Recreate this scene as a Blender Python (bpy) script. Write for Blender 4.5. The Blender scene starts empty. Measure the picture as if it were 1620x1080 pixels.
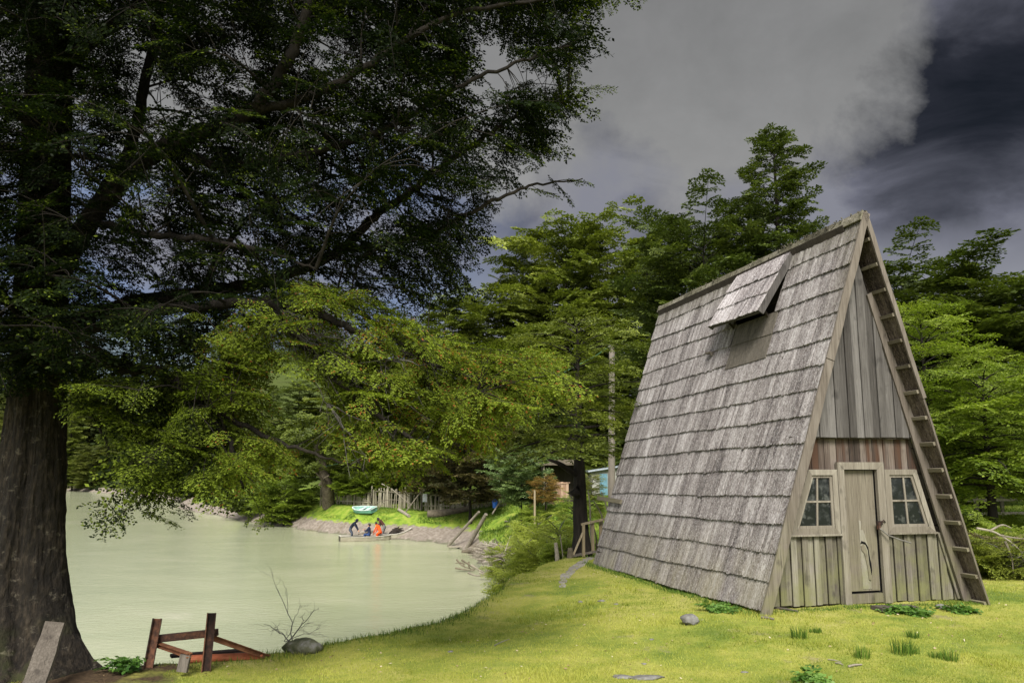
import bpy, bmesh, math, random
import numpy as np
from mathutils import Vector, Matrix
PI = math.pi; R = math.radians
scn = bpy.context.scene
# ------------------------------------------------------------------ camera
F, PT, ZC = 1250.6, .1535, 5.0
cam_d = bpy.data.cameras.new('camera'); cam = bpy.data.objects.new('camera', cam_d)
scn.collection.objects.link(cam); scn.camera = cam
cam_d.sensor_width = 36; cam_d.lens = F/1620*36; cam_d.clip_end = 6000; cam_d.clip_start = .05
cam.location = (0, 0, ZC); cam.rotation_euler = (PI/2+PT, 0, 0)
# ------------------------------------------------------------------ light
SUN_EL, SUN_AZ = 44, 184          # azimuth measured clockwise from +Y
EXPOSURE = 0.98
sd_ = bpy.data.lights.new('sun', 'SUN'); sun = bpy.data.objects.new('sun', sd_); scn.collection.objects.link(sun)
sd_.energy = 3.5; sd_.angle = R(22); sd_.color = (1, .955, .88)
az = R(SUN_AZ); el = R(SUN_EL)
sdir = Vector((math.sin(az)*math.cos(el), math.cos(az)*math.cos(el), math.sin(el)))
sun.rotation_euler = sdir.to_track_quat('Z', 'Y').to_euler()
scn.view_settings.view_transform = 'Standard'; scn.view_settings.look = 'None'
scn.view_settings.exposure = EXPOSURE; scn.view_settings.gamma = 1; scn.view_settings.use_curve_mapping = False

class NT:
    def __init__(s, t): s.t = t; s.n = t.nodes; s.l = t.links
    def new(s, ty, **kw):
        n = s.n.new(ty)
        for k, v in kw.items(): setattr(n, k, v)
        return n
    def link(s, a, b): s.l.new(a, b)
    def val(s, inp, v):
        if hasattr(v, 'is_linked') or isinstance(v, bpy.types.NodeSocket): s.l.new(v, inp)
        else: inp.default_value = v
    def math(s, op, a, b=0., c=0., clamp=False):
        n = s.new('ShaderNodeMath', operation=op, use_clamp=clamp)
        for i, v in enumerate((a, b, c)): s.val(n.inputs[i], v)
        return n.outputs[0]
    def mix(s, f, a, b, bt='MIX'):
        n = s.new('ShaderNodeMix', data_type='RGBA', blend_type=bt)
        s.val(n.inputs[0], f); s.val(n.inputs[6], a if not isinstance(a, tuple) else (*a[:3], 1)); s.val(n.inputs[7], b if not isinstance(b, tuple) else (*b[:3], 1))
        return n.outputs[2]
    def ramp(s, f, stops, interp='LINEAR'):
        n = s.new('ShaderNodeValToRGB'); e = n.color_ramp.elements; n.color_ramp.interpolation = interp
        while len(e) > 1: e.remove(e[0])
        for i, (p, c) in enumerate(stops):
            q = e[0] if i == 0 else e.new(p)
            q.position = p; q.color = (*c, 1) if isinstance(c, tuple) else (c, c, c, 1)
        s.val(n.inputs[0], f); return n.outputs[0]
    def noise(s, vec=None, scale=5., detail=3., rough=.5, dist=0., out=0):
        n = s.new('ShaderNodeTexNoise'); n.inputs['Scale'].default_value = scale; n.inputs['Detail'].default_value = detail
        n.inputs['Roughness'].default_value = rough; n.inputs['Distortion'].default_value = dist
        if vec is not None: s.link(vec, n.inputs['Vector'])
        return n.outputs[out]
    def mapping(s, vec, scale=(1, 1, 1), loc=(0, 0, 0), rot=(0, 0, 0)):
        n = s.new('ShaderNodeMapping'); n.inputs['Scale'].default_value = scale; n.inputs['Location'].default_value = loc
        n.inputs['Rotation'].default_value = rot
        s.link(vec, n.inputs[0]); return n.outputs[0]
    def mr(s, v, a, b, c=0., d=1.):
        n = s.new('ShaderNodeMapRange'); s.val(n.inputs[0], v)
        for i, x in enumerate((a, b, c, d)): s.val(n.inputs[1+i], x)
        return n.outputs[0]

# world: Nishita sky behind a procedural cloud layer, all in sky directions
w = bpy.data.worlds.new("World"); scn.world = w; w.use_nodes = True
t = NT(w.node_tree); t.n.clear()
out = t.new('ShaderNodeOutputWorld'); bg = t.new('ShaderNodeBackground'); t.link(bg.outputs[0], out.inputs[0])
sky = t.new('ShaderNodeTexSky', sky_type='NISHITA'); sky.sun_disc = False; sky.sun_elevation = el; sky.sun_rotation = az
tc = t.new('ShaderNodeTexCoord'); D = tc.outputs['Generated']
sep = t.new('ShaderNodeSeparateXYZ'); t.link(D, sep.inputs[0]); dx, dy, dz = sep.outputs
azm = t.math('ARCTAN2', dx, dy); elv = t.math('ARCSINE', dz)
def lin(c): return tuple(((x/255+.055)/1.055)**2.4 if x > 10 else x/255/12.92 for x in c)
K = 1/2**EXPOSURE
def sk(c, k=1.): return tuple(x*K*k for x in lin(c))
azn = t.mr(azm, R(-60), R(60))
def deg(a): return (a+60)/120
thr = t.ramp(azn, [(deg(-50), .30), (deg(2), .365), (deg(10), .365), (deg(13), .30), (deg(20), .30), (deg(23.5), .34), (deg(26), .372), (deg(27.8), .41), (deg(29.2), .47), (deg(31.5), .60), (deg(36), .98), (deg(40), 1.)], 'LINEAR')
n1 = t.noise(t.mapping(D, (1, 1, 1.2)), 7, 9, .6, .2)
n2 = t.noise(t.mapping(D, (1, 1, 2.0), (3, 1, 2)), 4.6, 7, .56, .6)
edge = t.math('SUBTRACT', thr, t.math('ADD', elv, t.math('MULTIPLY', t.math('SUBTRACT', n1, .5), .34)))
cm = t.mr(edge, -.05, .055)
# the cloud bank: lavender grey, darkest high on the right, paler low down
ddx = t.math('DIVIDE', t.math('SUBTRACT', azm, R(34)), 1.0); ddy = t.math('DIVIDE', t.math('SUBTRACT', elv, R(23)), .8)
darkr = t.mr(t.math('SQRT', t.math('ADD', t.math('MULTIPLY', ddx, ddx), t.math('MULTIPLY', ddy, ddy))), R(14), R(2))
dk = t.math('ADD', t.math('MULTIPLY', darkr, .8), t.math('MULTIPLY', t.math('SUBTRACT', n2, .43), 1.7), clamp=True)
cc = t.ramp(dk, [(0, sk((134, 135, 145))), (.25, sk((106, 107, 119))), (.5, sk((76, 77, 86))), (.8, sk((38, 39, 46))), (1, sk((20, 22, 27)))])
low = t.mr(elv, R(15.5), R(11.5))
lowf = t.math('MULTIPLY', low, t.mr(n2, .38, .6), clamp=True)
cc = t.mix(lowf, cc, sk((150, 152, 160)))
blue = t.mix(t.math('MULTIPLY', t.mr(azm, R(2), R(-12)), t.mr(n2, .4, .6), clamp=True), cc, sk((118, 138, 176)))
upper = t.ramp(t.mr(elv, R(14), R(42)), [(0, sk((160, 159, 158))), (.35, sk((140, 140, 139))), (.75, sk((122, 122, 122))), (1, sk((112, 112, 112)))])
upper = t.mix(.12, upper, t.mix(t.mr(n1, .3, .7), (0, 0, 0), sk((190, 189, 190)))); vis = t.mix(cm, upper, blue)
skm = t.new('ShaderNodeVectorMath', operation='SCALE'); t.link(sky.outputs[0], skm.inputs[0]); skm.inputs['Scale'].default_value = .1
vis = t.mix(.012, vis, skm.outputs[0])
# unseen sky behind the viewer and overhead, brightened to light the scene
bright = t.math('MAXIMUM', t.mr(dy, .25, -.5, 0, 1), t.mr(dz, .72, .95, 0, 1))
bc = t.mix(.08, (.80, .81, .84), skm.outputs[0])
fin = t.mix(bright, vis, bc)
fin = t.mix(t.mr(dz, 0, -.05), fin, (.03, .035, .02))
t.link(fin, bg.inputs[0]); bg.inputs[1].default_value = 1.0

# ------------------------------------------------------------------ helpers
col = scn.collection
rng = np.random.default_rng(7); random.seed(7)
def at(px, py, Y):
    a = (px-810)/F; b = (540-py)/F; c, s = math.cos(PT), math.sin(PT)
    d = np.array([a, c-b*s, s+b*c]); return d*(Y/d[1])+[0, 0, ZC]
def hit(px, py, z):
    a = (px-810)/F; b = (540-py)/F; c, s = math.cos(PT), math.sin(PT)
    d = np.array([a, c-b*s, s+b*c]); return d*((z-ZC)/d[2])+[0, 0, ZC]
def props(o, label=None, cat=None, group=None, kind=None):
    if label: o['label'] = label
    if cat: o['category'] = cat
    if group: o['group'] = group
    if kind: o['kind'] = kind
    return o
def empty(name, loc, label, cat, group=None, rz=0., scale=None):
    o = bpy.data.objects.new(name, None); col.objects.link(o); o.location = tuple(loc); o.rotation_euler = (0, 0, rz)
    o.empty_display_size = .2
    if scale: o.scale = scale
    return props(o, label, cat, group)
def mesh(name, V, Fc, mats, tint=None, smooth=False, midx=None):
    m = bpy.data.meshes.new(name); V = np.asarray(V, dtype=np.float32)
    if isinstance(Fc, np.ndarray):
        nf, k = Fc.shape
        m.vertices.add(len(V)); m.vertices.foreach_set('co', V.ravel())
        m.loops.add(nf*k); m.loops.foreach_set('vertex_index', Fc.astype(np.int32).ravel())
        m.polygons.add(nf); m.polygons.foreach_set('loop_start', np.arange(0, nf*k, k, dtype=np.int32))
        m.update(calc_edges=True)
    else:
        m.from_pydata([tuple(map(float, v)) for v in V], [], Fc); m.update()
    if not isinstance(mats, (list, tuple)): mats = [mats]
    for x in mats: m.materials.append(x)
    if tint is not None:
        a = m.attributes.new('tint', 'FLOAT', 'FACE'); a.data.foreach_set('value', np.asarray(tint, dtype=np.float32))
    if midx is not None: m.polygons.foreach_set('material_index', np.asarray(midx, dtype=np.int32))
    m.polygons.foreach_set('use_smooth', np.full(len(m.polygons), smooth, dtype=bool))
    return m
def obj(name, me, parent=None, loc=None):
    o = bpy.data.objects.new(name, me); col.objects.link(o)
    if parent: o.parent = parent
    if loc is not None: o.location = tuple(loc)
    return o
class MB:
    """collects faces; build() makes ONE mesh object"""
    def __init__(s): s.V = []; s.F = []; s.T = []; s.M = []; s.n = 0; s.m = 0
    def add(s, V, Fc, tint=None, m=None):
        V = [tuple(v) for v in np.asarray(V, float)]
        s.V += V
        tt = random.random() if tint is None else tint
        for f in Fc: s.F.append(tuple(int(i)+s.n for i in f)); s.T.append(tt); s.M.append(s.m if m is None else m)
        s.n += len(V)
    def box(s, c, d, rot=None, tint=None):
        hx, hy, hz = d[0]/2, d[1]/2, d[2]/2
        V = np.array([(x, y, z) for x in (-hx, hx) for y in (-hy, hy) for z in (-hz, hz)])
        if rot is not None: V = V @ np.array(rot.to_matrix() if hasattr(rot, 'to_matrix') else rot).T
        s.add(V+np.array(c), [(0, 1, 3, 2), (4, 6, 7, 5), (0, 4, 5, 1), (2, 3, 7, 6), (0, 2, 6, 4), (1, 5, 7, 3)], tint)
    def beam(s, a, b, wd, th, up=(0, 0, 1), tint=None, jit=0.):
        """plank from a to b, width wd across, thickness th along 'up'"""
        a = np.array(a, float); b = np.array(b, float); d = b-a; d /= np.linalg.norm(d)
        u = np.array(up, float); sx = np.cross(d, u); sx /= np.linalg.norm(sx); u = np.cross(sx, d)
        V = []
        for p in (a, b):
            j = 1+random.uniform(-jit, jit)
            for x, y in ((-1, -1), (1, -1), (1, 1), (-1, 1)): V.append(p+sx*x*wd/2*j+u*y*th/2*j)
        s.add(V, [(0, 3, 2, 1), (4, 5, 6, 7), (0, 1, 5, 4), (1, 2, 6, 5), (2, 3, 7, 6), (3, 0, 4, 7)], tint)
    def prism(s, poly, y0, y1, fn=None, tint=None):
        """poly in (u,w), extruded along v from y0 to y1"""
        n = len(poly); V = [(u, y0, w_) for u, w_ in poly]+[(u, y1, w_) for u, w_ in poly]
        if fn: V = [fn(*p) for p in V]
        Fc = [tuple(range(n)), tuple(range(2*n-1, n-1, -1))]+[(i, i+n, (i+1) % n+n, (i+1) % n) for i in range(n)]
        s.add(V, Fc, tint)
    def tube(s, P, rad, k=8, tint=None, cap=True):
        V, Fc = tube(P, rad, k)
        Fc = Fc.tolist(); n = len(P)
        if cap: Fc += [tuple(range(k))[::-1], tuple(range((n-1)*k, n*k))]
        s.add(V, Fc, tint)
    def build(s, name, mats, parent=None, loc=None, smooth=False):
        return obj(name, mesh(name, s.V, s.F, mats, s.T, smooth, s.M), parent, loc)
def tube(P, rad, k=6):
    P = np.asarray(P, float); n = len(P); rad = np.broadcast_to(np.asarray(rad, float), (n,))
    Tn = np.gradient(P, axis=0); Tn /= np.linalg.norm(Tn, axis=1)[:, None]+1e-9
    ref = np.array([0, 0, 1.]) if abs(Tn[:, 2]).mean() < .8 else np.array([1., 0, 0])
    A = np.cross(Tn, ref); A /= np.linalg.norm(A, axis=1)[:, None]+1e-9; B = np.cross(Tn, A)
    th = np.arange(k)*2*PI/k
    V = P[:, None]+rad[:, None, None]*(np.cos(th)[None, :, None]*A[:, None]+np.sin(th)[None, :, None]*B[:, None])
    i = np.arange(n-1)[:, None]*k; j = np.arange(k)[None]
    Fc = np.stack([i+j, i+(j+1) % k, i+k+(j+1) % k, i+k+j], -1).reshape(-1, 4)
    return V.reshape(-1, 3), Fc
def cr(P, n):
    """smooth resample through control points (Catmull-Rom)"""
    P = np.asarray(P, float); Q = np.vstack([2*P[0]-P[1], P, 2*P[-1]-P[-2]]); o = []
    u = np.linspace(0, len(P)-1-1e-6, n)
    for x in u:
        i = int(x); f = x-i; a, b, c, d = Q[i:i+4]
        o.append(.5*((2*b)+(-a+c)*f+(2*a-5*b+4*c-d)*f*f+(-a+3*b-3*c+d)*f**3))
    return np.array(o)
class Tubes:
    def __init__(s): s.V = []; s.F = []; s.n = 0
    def add(s, P, rad, k=5):
        V, Fc = tube(P, rad, k); s.V.append(V); s.F.append(Fc+s.n); s.n += len(V)
    def mesh(s, name, mat): return mesh(name, np.vstack(s.V), np.vstack(s.F), mat, None, True)

# ------------------------------------------------------------------ materials
def newmat(name):
    m = bpy.data.materials.new(name); m.use_nodes = True; T = NT(m.node_tree)
    p = T.n['Principled BSDF']; return m, T, p
def attr(T, n='tint'):
    a = T.new('ShaderNodeAttribute'); a.attribute_name = n; return a.outputs['Fac']
def objco(T): return T.new('ShaderNodeTexCoord').outputs['Object']
def bump(T, p, h, strength=.3, dist=.02):
    b = T.new('ShaderNodeBump'); b.inputs['Strength'].default_value = strength; b.inputs['Distance'].default_value = dist
    T.link(h, b.inputs['Height']); T.link(b.outputs[0], p.inputs['Normal'])
def rough_mat(name, stops, scale=(1, 1, 1), nscale=8, rough=.85, bs=.4, bd=.01, tintw=.5, extra=None, spec=.25):
    m, T, p = newmat(name); v = T.mapping(objco(T), scale)
    n = T.noise(v, nscale, 6, .62); big = T.noise(v, nscale*.17, 3, .5)
    f = T.math('ADD', T.math('MULTIPLY', n, .65), T.math('MULTIPLY', big, .35))
    f = T.math('ADD', f, T.math('MULTIPLY', T.math('SUBTRACT', attr(T), .5), tintw))
    c = T.ramp(f, stops)
    if extra: c = extra(T, c)
    T.link(c, p.inputs['Base Color']); p.inputs['Roughness'].default_value = rough; p.inputs['Specular IOR Level'].default_value = spec
    bump(T, p, n, bs, bd); return m
def wood(name, dark, mid, light, axis='z', tintw=.45, moss=0., bs=.5, mossz=(0, 1), red=None):
    s = {'x': (.5, 11, 11), 'y': (11, .5, 11), 'z': (11, 11, .5)}[axis]
    def ex(T, c):
        o = objco(T); sp = T.new('ShaderNodeSeparateXYZ'); T.link(o, sp.inputs[0])
        if moss:
            mk = T.math('MULTIPLY', T.mr(sp.outputs[2], mossz[1], mossz[0]), T.mr(T.noise(o, 3.1, 4, .6), .35, .62), clamp=True)
            c = T.mix(T.math('MULTIPLY', mk, moss), c, (.15, .155, .055))
        kn = T.mr(T.noise(T.mapping(o, tuple(min(1, x)*2.5+.5 for x in s)), 2.3, 3, .5), .62, .74)
        c = T.mix(T.math('MULTIPLY', kn, .55), c, tuple(x*.35 for x in dark))
        gr = T.noise(T.mapping(o, tuple(x*(3.2 if x > 1 else 1.6) for x in s)), 2.6, 5, .7)
        c = T.mix(T.math('MULTIPLY', T.mr(gr, .44, .30), .75), c, tuple(x*.3 for x in dark))
        c = T.mix(T.math('MULTIPLY', T.mr(gr, .56, .72), .35), c, light)
        if red: c = T.mix(T.mr(T.noise(T.mapping(o, (5, 5, .4)), 2, 3, .5), .45, .62), c, red)
        return c
    return rough_mat(name, [(.25, dark), (.5, mid), (.75, light)], s, 5., .88, bs, .006, tintw, ex)

def foliage(name, c0, c1, c2, tr=.35, spec=.25, accent=None):
    m, T, p = newmat(name); a = attr(T)
    oi = T.new('ShaderNodeObjectInfo')
    c = T.ramp(T.math('ADD', a, T.math('MULTIPLY', T.math('SUBTRACT', oi.outputs['Random'], .5), .16)) if not accent else a, [(0.05, c0), (.5, c1), (.92, c2)] if not accent else [(.05, c0), (.4, c1), (.72, c2), (.93, c2), (.965, accent)])
    T.link(c, p.inputs['Base Color']); p.inputs['Roughness'].default_value = .5; p.inputs['Specular IOR Level'].default_value = spec
    tn = T.new('ShaderNodeBsdfTranslucent'); T.link(T.mix(1., c, (1.15, 1.25, .55), 'MULTIPLY'), tn.inputs[0])
    mx = T.new('ShaderNodeMixShader'); mx.inputs[0].default_value = tr
    T.link(p.outputs[0], mx.inputs[1]); T.link(tn.outputs[0], mx.inputs[2]); T.link(mx.outputs[0], T.n['Material Output'].inputs[0])
    return m
def plain(name, c, rough=.6, spec=.4, metal=0., ns=9, var=.25):
    m, T, p = newmat(name); n = T.noise(objco(T), ns, 4, .6)
    T.link(T.mix(T.mr(n, .3, .7), tuple(x*(1-var) for x in c), tuple(min(1, x*(1+var)) for x in c)), p.inputs['Base Color'])
    p.inputs['Roughness'].default_value = rough; p.inputs['Specular IOR Level'].default_value = spec; p.inputs['Metallic'].default_value = metal
    return m
M = {}
M['lf_big'] = foliage('leaves_near_tree', (.003, .006, .002), (.012, .020, .0045), (.17, .22, .026), .38, .06, (.26, .1, .03))  # near-black to bright range carries crown shade and lit boughs as leaf colour
M['lf_olive'] = foliage('leaves_olive', (.04, .055, .010), (.115, .145, .022), (.22, .25, .038), .3)
M['lf_dark'] = foliage('leaves_dark', (.024, .036, .009), (.06, .084, .016), (.125, .155, .028), .25)
M['lf_bright'] = foliage('leaves_bright', (.06, .095, .012), (.15, .205, .025), (.27, .33, .05), .4)
M['lf_lime'] = foliage('leaves_lime', (.09, .115, .02), (.21, .25, .038), (.34, .38, .065), .42)
M['lf_brown'] = foliage('leaves_brown', (.03, .032, .014), (.075, .065, .028), (.15, .12, .05), .3)
M['lf_orange'] = foliage('leaves_orange', (.10, .07, .02), (.22, .13, .035), (.30, .22, .06), .35)
M['lf_yellow'] = foliage('leaves_yellowgreen', (.035, .045, .012), (.095, .11, .022), (.17, .18, .04), .35)
M['lf_glossy'] = foliage('leaves_bluish', (.03, .06, .018), (.09, .14, .04), (.18, .24, .09), .3, .5)
M['bark_dark'] = rough_mat('bark_dark', [(.3, (.006, .005, .004)), (.5, (.016, .013, .010)), (.72, (.04, .033, .026))], (2.2, 2.2, .5), 7, .92, .9, .03, 0)
def bark_ex(T, c):
    o = objco(T); li = T.mr(T.noise(T.mapping(o, (2.2, 2.2, 3.4)), 3.6, 6, .7), .58, .68)
    c = T.mix(T.math('MULTIPLY', li, .7), c, (.12, .105, .078))
    cr_ = T.mr(T.noise(T.mapping(o, (4, 4, 1.2)), 4.5, 5, .65, .5), .38, .46); c = T.mix(cr_, (.012, .009, .006), c)
    sp = T.new('ShaderNodeSeparateXYZ'); T.link(o, sp.inputs[0])
    ms = T.math('MULTIPLY', T.mr(sp.outputs[2], 1.1, .1), T.mr(T.noise(o, 2.4, 4, .6), .5, .6), clamp=True)
    return T.mix(T.math('MULTIPLY', ms, .6), c, (.06, .07, .02))
M['bark_big'] = rough_mat('bark_big', [(.34, (.004, .0035, .003)), (.5, (.014, .011, .008)), (.66, (.045, .035, .024))], (4, 4, 1.5), 5, .92, 1., .06, 0, bark_ex)
M['twig'] = rough_mat('twig_grey', [(.3, (.05, .045, .038)), (.7, (.2, .19, .165))], (1, 1, 1), 14, .9, .3, .005, .3)
M['drift'] = rough_mat('driftwood', [(.3, (.09, .075, .055)), (.7, (.27, .24, .19))], (1, 1, 1), 9, .9, .3, .01, .3)
M['rust'] = rough_mat('rust', [(.36, (.016, .010, .008)), (.5, (.045, .022, .015)), (.64, (.13, .058, .032))], (1, 1, 1), 17, .85, .4, .006, .3)
M['rust_l'] = rough_mat('rust_light', [(.3, (.06, .026, .014)), (.55, (.16, .065, .03)), (.75, (.26, .13, .07))], (1, 1, 1), 12, .85, .4, .006, .3)
M['rust_o'] = rough_mat('rust_orange', [(.3, (.14, .04, .018)), (.55, (.32, .09, .04)), (.75, (.42, .15, .08))], (1, 1, 1), 10, .75, .3, .006, .3)
M['stone'] = rough_mat('stone', [(.3, (.09, .085, .075)), (.55, (.2, .195, .18)), (.75, (.34, .33, .3))], (1, 1, 1), 14, .9, .6, .02, .2)
M['stone_moss'] = rough_mat('stone_mossy', [(.34, (.05, .055, .025)), (.44, (.10, .10, .06)), (.52, (.19, .185, .165)), (.8, (.32, .315, .295))], (1, 1, 1), 7, .9, .6, .02, .2)
M['plank'] = wood('plank_grey', (.04, .032, .026), (.09, .077, .063), (.17, .148, .125), 'z', .3)
M['fence'] = wood('fence_wood', (.09, .08, .055), (.2, .18, .13), (.32, .29, .22), 'z', .5, .3)
M['log'] = rough_mat('log', [(.3, (.05, .04, .026)), (.5, (.12, .1, .07)), (.75, (.22, .19, .14))], (1, 1, 1), 7, .9, .6, .03, .2)
M['black'] = plain('dark_void', (.006, .006, .006), .9, .1)

# ------------------------------------------------------------------ terrain
LC = np.array([(3.3, 10.9, 3.05), (6.4, 11.3, 3.04), (4.6, 11.2, 3.05), (5.6, 11.2, 3.05), (8, 12, 3.08), (1.78, 17.4, 2.84), (3.2, 17.6, 2.86), (2.5, 14.2, 2.92), (4.5, 7.5, 3.03), (1, 7.5, 2.98), (-1.2, 7.5, 2.85), (-4.4, 7.7, 2.68), (-7, 8, 2.6),
    (-2.9, 10.1, 2.7), (-.9, 12.3, 2.7), (0, 17, 2.72), (1.2, 19.5, 2.8), (0, 0, 3.0), (10, 10, 3.1), (15, 20, 3.1), (3, 27, 2.65), (1, 30, 2.3), (0, 40, 2.0), (2, 55, 2.6), (3, 45, 2.5), (6, 55, 2.8), (12, 40, 3.0),
    (-1.3, 57.6, 1.95), (-3, 54, 1.6), (-5, 57, 1.2), (-9, 57, 1.2), (-9, 60, 1.8), (-13, 60, 1.7), (-18, 66, 1.8), (-11, 58.5, 1.4), (-15, 63, 1.9), (-5, 70, 2.4), (-15, 80, 2.6), (10, 80, 3.5), (40, 40, 4), (30, 80, 5), (-40, 115, 3), (-30, 80, 2.2),
    (-60, 160, 8), (-90, 190, 14), (-140, 200, 25), (-70, 260, 40), (0, 200, 14), (80, 200, 14), (-100, 400, 60), (100, 400, 30), (-20, 0, 2.7), (-60, 0, 3)])
SH = [(-400, 4, 2), (-60, 6, 2), (-12, 9.6, 2), (-7, 10.3, 2.5), (-5.3, 10.4, 2.8), (-4.7, 10.5, 2.8), (-3.9, 10.75, 2.8), (-3.3, 11.1, 2.8), (-2.8, 11.7, 2.8), (-2.1, 12.4, 2.8), (-1.7, 13.2, 2.8), (-1.45, 14.3, 2.6),
    (-1.1, 15.3, 2.6), (-1.05, 17, 2.4), (-.8, 18.6, 1.6), (-.4, 20.5, 1.2), (-.3, 24, .95), (-.35, 29, .85), (-.5, 34, .8), (-.74, 38, .7), (-1.67, 43, .65), (-3, 48.5, .5), (-4.5, 52.2, .40), (-8, 54.35, .38), (-12.7, 58.2, .8), (-22.4, 70, .75),
    (-37, 90, .6), (-45, 110, .4), (-62, 130, .5), (-86, 155, .6), (-150, 175, .6), (-400, 210, .6)]
SHP = np.array([s[:2] for s in SH]); SHK = np.array([s[2] for s in SH])
def vnoise(x, y, s, seed=0):
    x = x*s+seed*17.3; y = y*s+seed*9.1; xi = np.floor(x); yi = np.floor(y); fx = x-xi; fy = y-yi
    fx = fx*fx*(3-2*fx); fy = fy*fy*(3-2*fy)
    def h(a, b): v = np.sin(a*127.1+b*311.7)*43758.5453; return v-np.floor(v)
    return (h(xi, yi)*(1-fx)+h(xi+1, yi)*fx)*(1-fy)+(h(xi, yi+1)*(1-fx)+h(xi+1, yi+1)*fx)*fy-.5
def shore(x, y):
    best = np.full(x.shape, 1e9); k = np.zeros(x.shape); side = np.zeros(x.shape)
    for i in range(len(SHP)-1):
        a = SHP[i]; b = SHP[i+1]; d = b-a; L2 = d@d
        u = np.clip(((x-a[0])*d[0]+(y-a[1])*d[1])/L2, 0, 1)
        ex = x-(a[0]+u*d[0]); ey = y-(a[1]+u*d[1]); ds = np.hypot(ex, ey); mk = ds < best
        best = np.where(mk, ds, best); k = np.where(mk, SHK[i]*(1-u)+SHK[i+1]*u, k)
    # inside water: polygon closed on the far left
    poly = np.vstack([SHP, [(-900, 210), (-900, 4)]]); ins = np.zeros(x.shape, bool)
    j = len(poly)-1
    for i in range(len(poly)):
        xi, yi = poly[i]; xj, yj = poly[j]
        c = ((yi > y) != (yj > y)) & (x < (xj-xi)*(y-yi)/(yj-yi+1e-12)+xi); ins ^= c; j = i
    return np.where(ins, -best, best), k
def zg(x, y):
    x = np.atleast_1d(np.asarray(x, float)); y = np.atleast_1d(np.asarray(y, float))
    num = np.zeros(x.shape); den = np.zeros(x.shape)
    for cx, cy, cz in LC:
        s = .5+.06*math.hypot(cx, cy)*.5
        w_ = 1/(((x-cx)**2+(y-cy)**2)+s*s)**1.6; num += w_*cz; den += w_
    zl = num/den
    far = np.clip((np.hypot(x, y)-12)/30, 0, 1)
    zl = zl+vnoise(x, y, 1.1)*.05+vnoise(x, y, 3.3, 2)*.02+far*(vnoise(x, y, .25, 3)*.5)*np.clip((52-y)/6, 0, 1)
    sd, k = shore(x, y)
    sd = sd+vnoise(x, y, .9, 5)*np.clip(.25+far*.9, .25, 1.)+vnoise(x, y, 2.6, 6)*.12
    mid = np.clip((y-19)/4, 0, 1)*np.clip((52-y)/4, 0, 1)
    hum = (vnoise(x, y, .55, 8)*1.2+vnoise(x, y, 1.5, 9)*.5)*mid*np.clip(sd/2, 0, 1)*np.clip((4-sd)/3, 0, 1)
    bank = np.where(sd > 0, k*sd, sd*.6)+hum*.6
    q = .12; h = np.clip(.5+.5*(bank-zl)/q, 0, 1); z = bank*(1-h)+zl*h-q*h*(1-h)
    return np.maximum(z, -1.6)
def gz(x, y): return float(zg(x, y)[0])
def warp(n, a, b, c0, fine):
    u = np.linspace(-1, 1, n); k = 5.2
    g = np.sinh(k*u)/np.sinh(k)
    return np.where(u < 0, c0+g*(c0-a), c0+g*(b-c0))+u*fine
gx = warp(430, -420, 420, 0.5, 9); gx.sort()
u = np.linspace(0, 1, 520); gy = 3.5+u*30+ (np.exp(5.5*u)-1)/(np.exp(5.5)-1)*470
X, Y = np.meshgrid(gx, gy); Z = zg(X.ravel(), Y.ravel())
nx, ny = len(gx), len(gy)
I = (np.arange(ny-1)[:, None]*nx+np.arange(nx-1)[None]).ravel()
Fq = np.stack([I, I+1, I+nx+1, I+nx], -1)
# coarse apron behind the camera and around, one sheet with the rest
Vg = np.stack([X.ravel(), Y.ravel(), Z], -1)
m, T, p = newmat('ground')
o = objco(T); geo = T.new('ShaderNodeNewGeometry'); sp = T.new('ShaderNodeSeparateXYZ'); T.link(o, sp.inputs[0])
nb = T.noise(o, .55, 4, .55); nm = T.noise(o, 2.3, 5, .6); nf = T.noise(o, 24, 5, .7); nff = T.noise(o, 90, 3, .7)
g = T.ramp(T.math('ADD', T.math('MULTIPLY', nb, .55), T.math('MULTIPLY', nm, .45)), [(.36, (.11, .17, .026)), (.45, (.22, .26, .042)), (.53, (.34, .335, .07)), (.66, (.43, .39, .13))])
g = T.mix(T.mr(nf, .35, .72), T.mix(.4, g, (.09, .13, .02)), g)
g = T.mix(T.math('MULTIPLY', T.mr(nff, .5, .75), .4), g, (.36, .33, .14))
bare = T.math('MULTIPLY', T.mr(T.noise(o, 1.7, 5, .7), .60, .68), T.mr(nff, .3, .6), clamp=True)
g = T.mix(T.math('MULTIPLY', bare, .8), g, (.22, .18, .12))
fg = T.ramp(nm, [(.3, (.07, .13, .018)), (.5, (.17, .25, .03)), (.7, (.28, .3, .06))])
g = T.mix(T.mr(sp.outputs[1], 17, 26), g, fg)
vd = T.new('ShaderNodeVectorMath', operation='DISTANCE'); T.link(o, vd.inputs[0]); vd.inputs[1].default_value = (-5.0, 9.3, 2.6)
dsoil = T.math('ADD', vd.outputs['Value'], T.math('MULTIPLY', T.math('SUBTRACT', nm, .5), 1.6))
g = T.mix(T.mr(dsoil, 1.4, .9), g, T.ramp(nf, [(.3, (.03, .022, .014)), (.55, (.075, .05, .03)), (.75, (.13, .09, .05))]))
g = T.mix(T.mr(sp.outputs[1], 75, 110), g, (.045, .06, .015))
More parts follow.
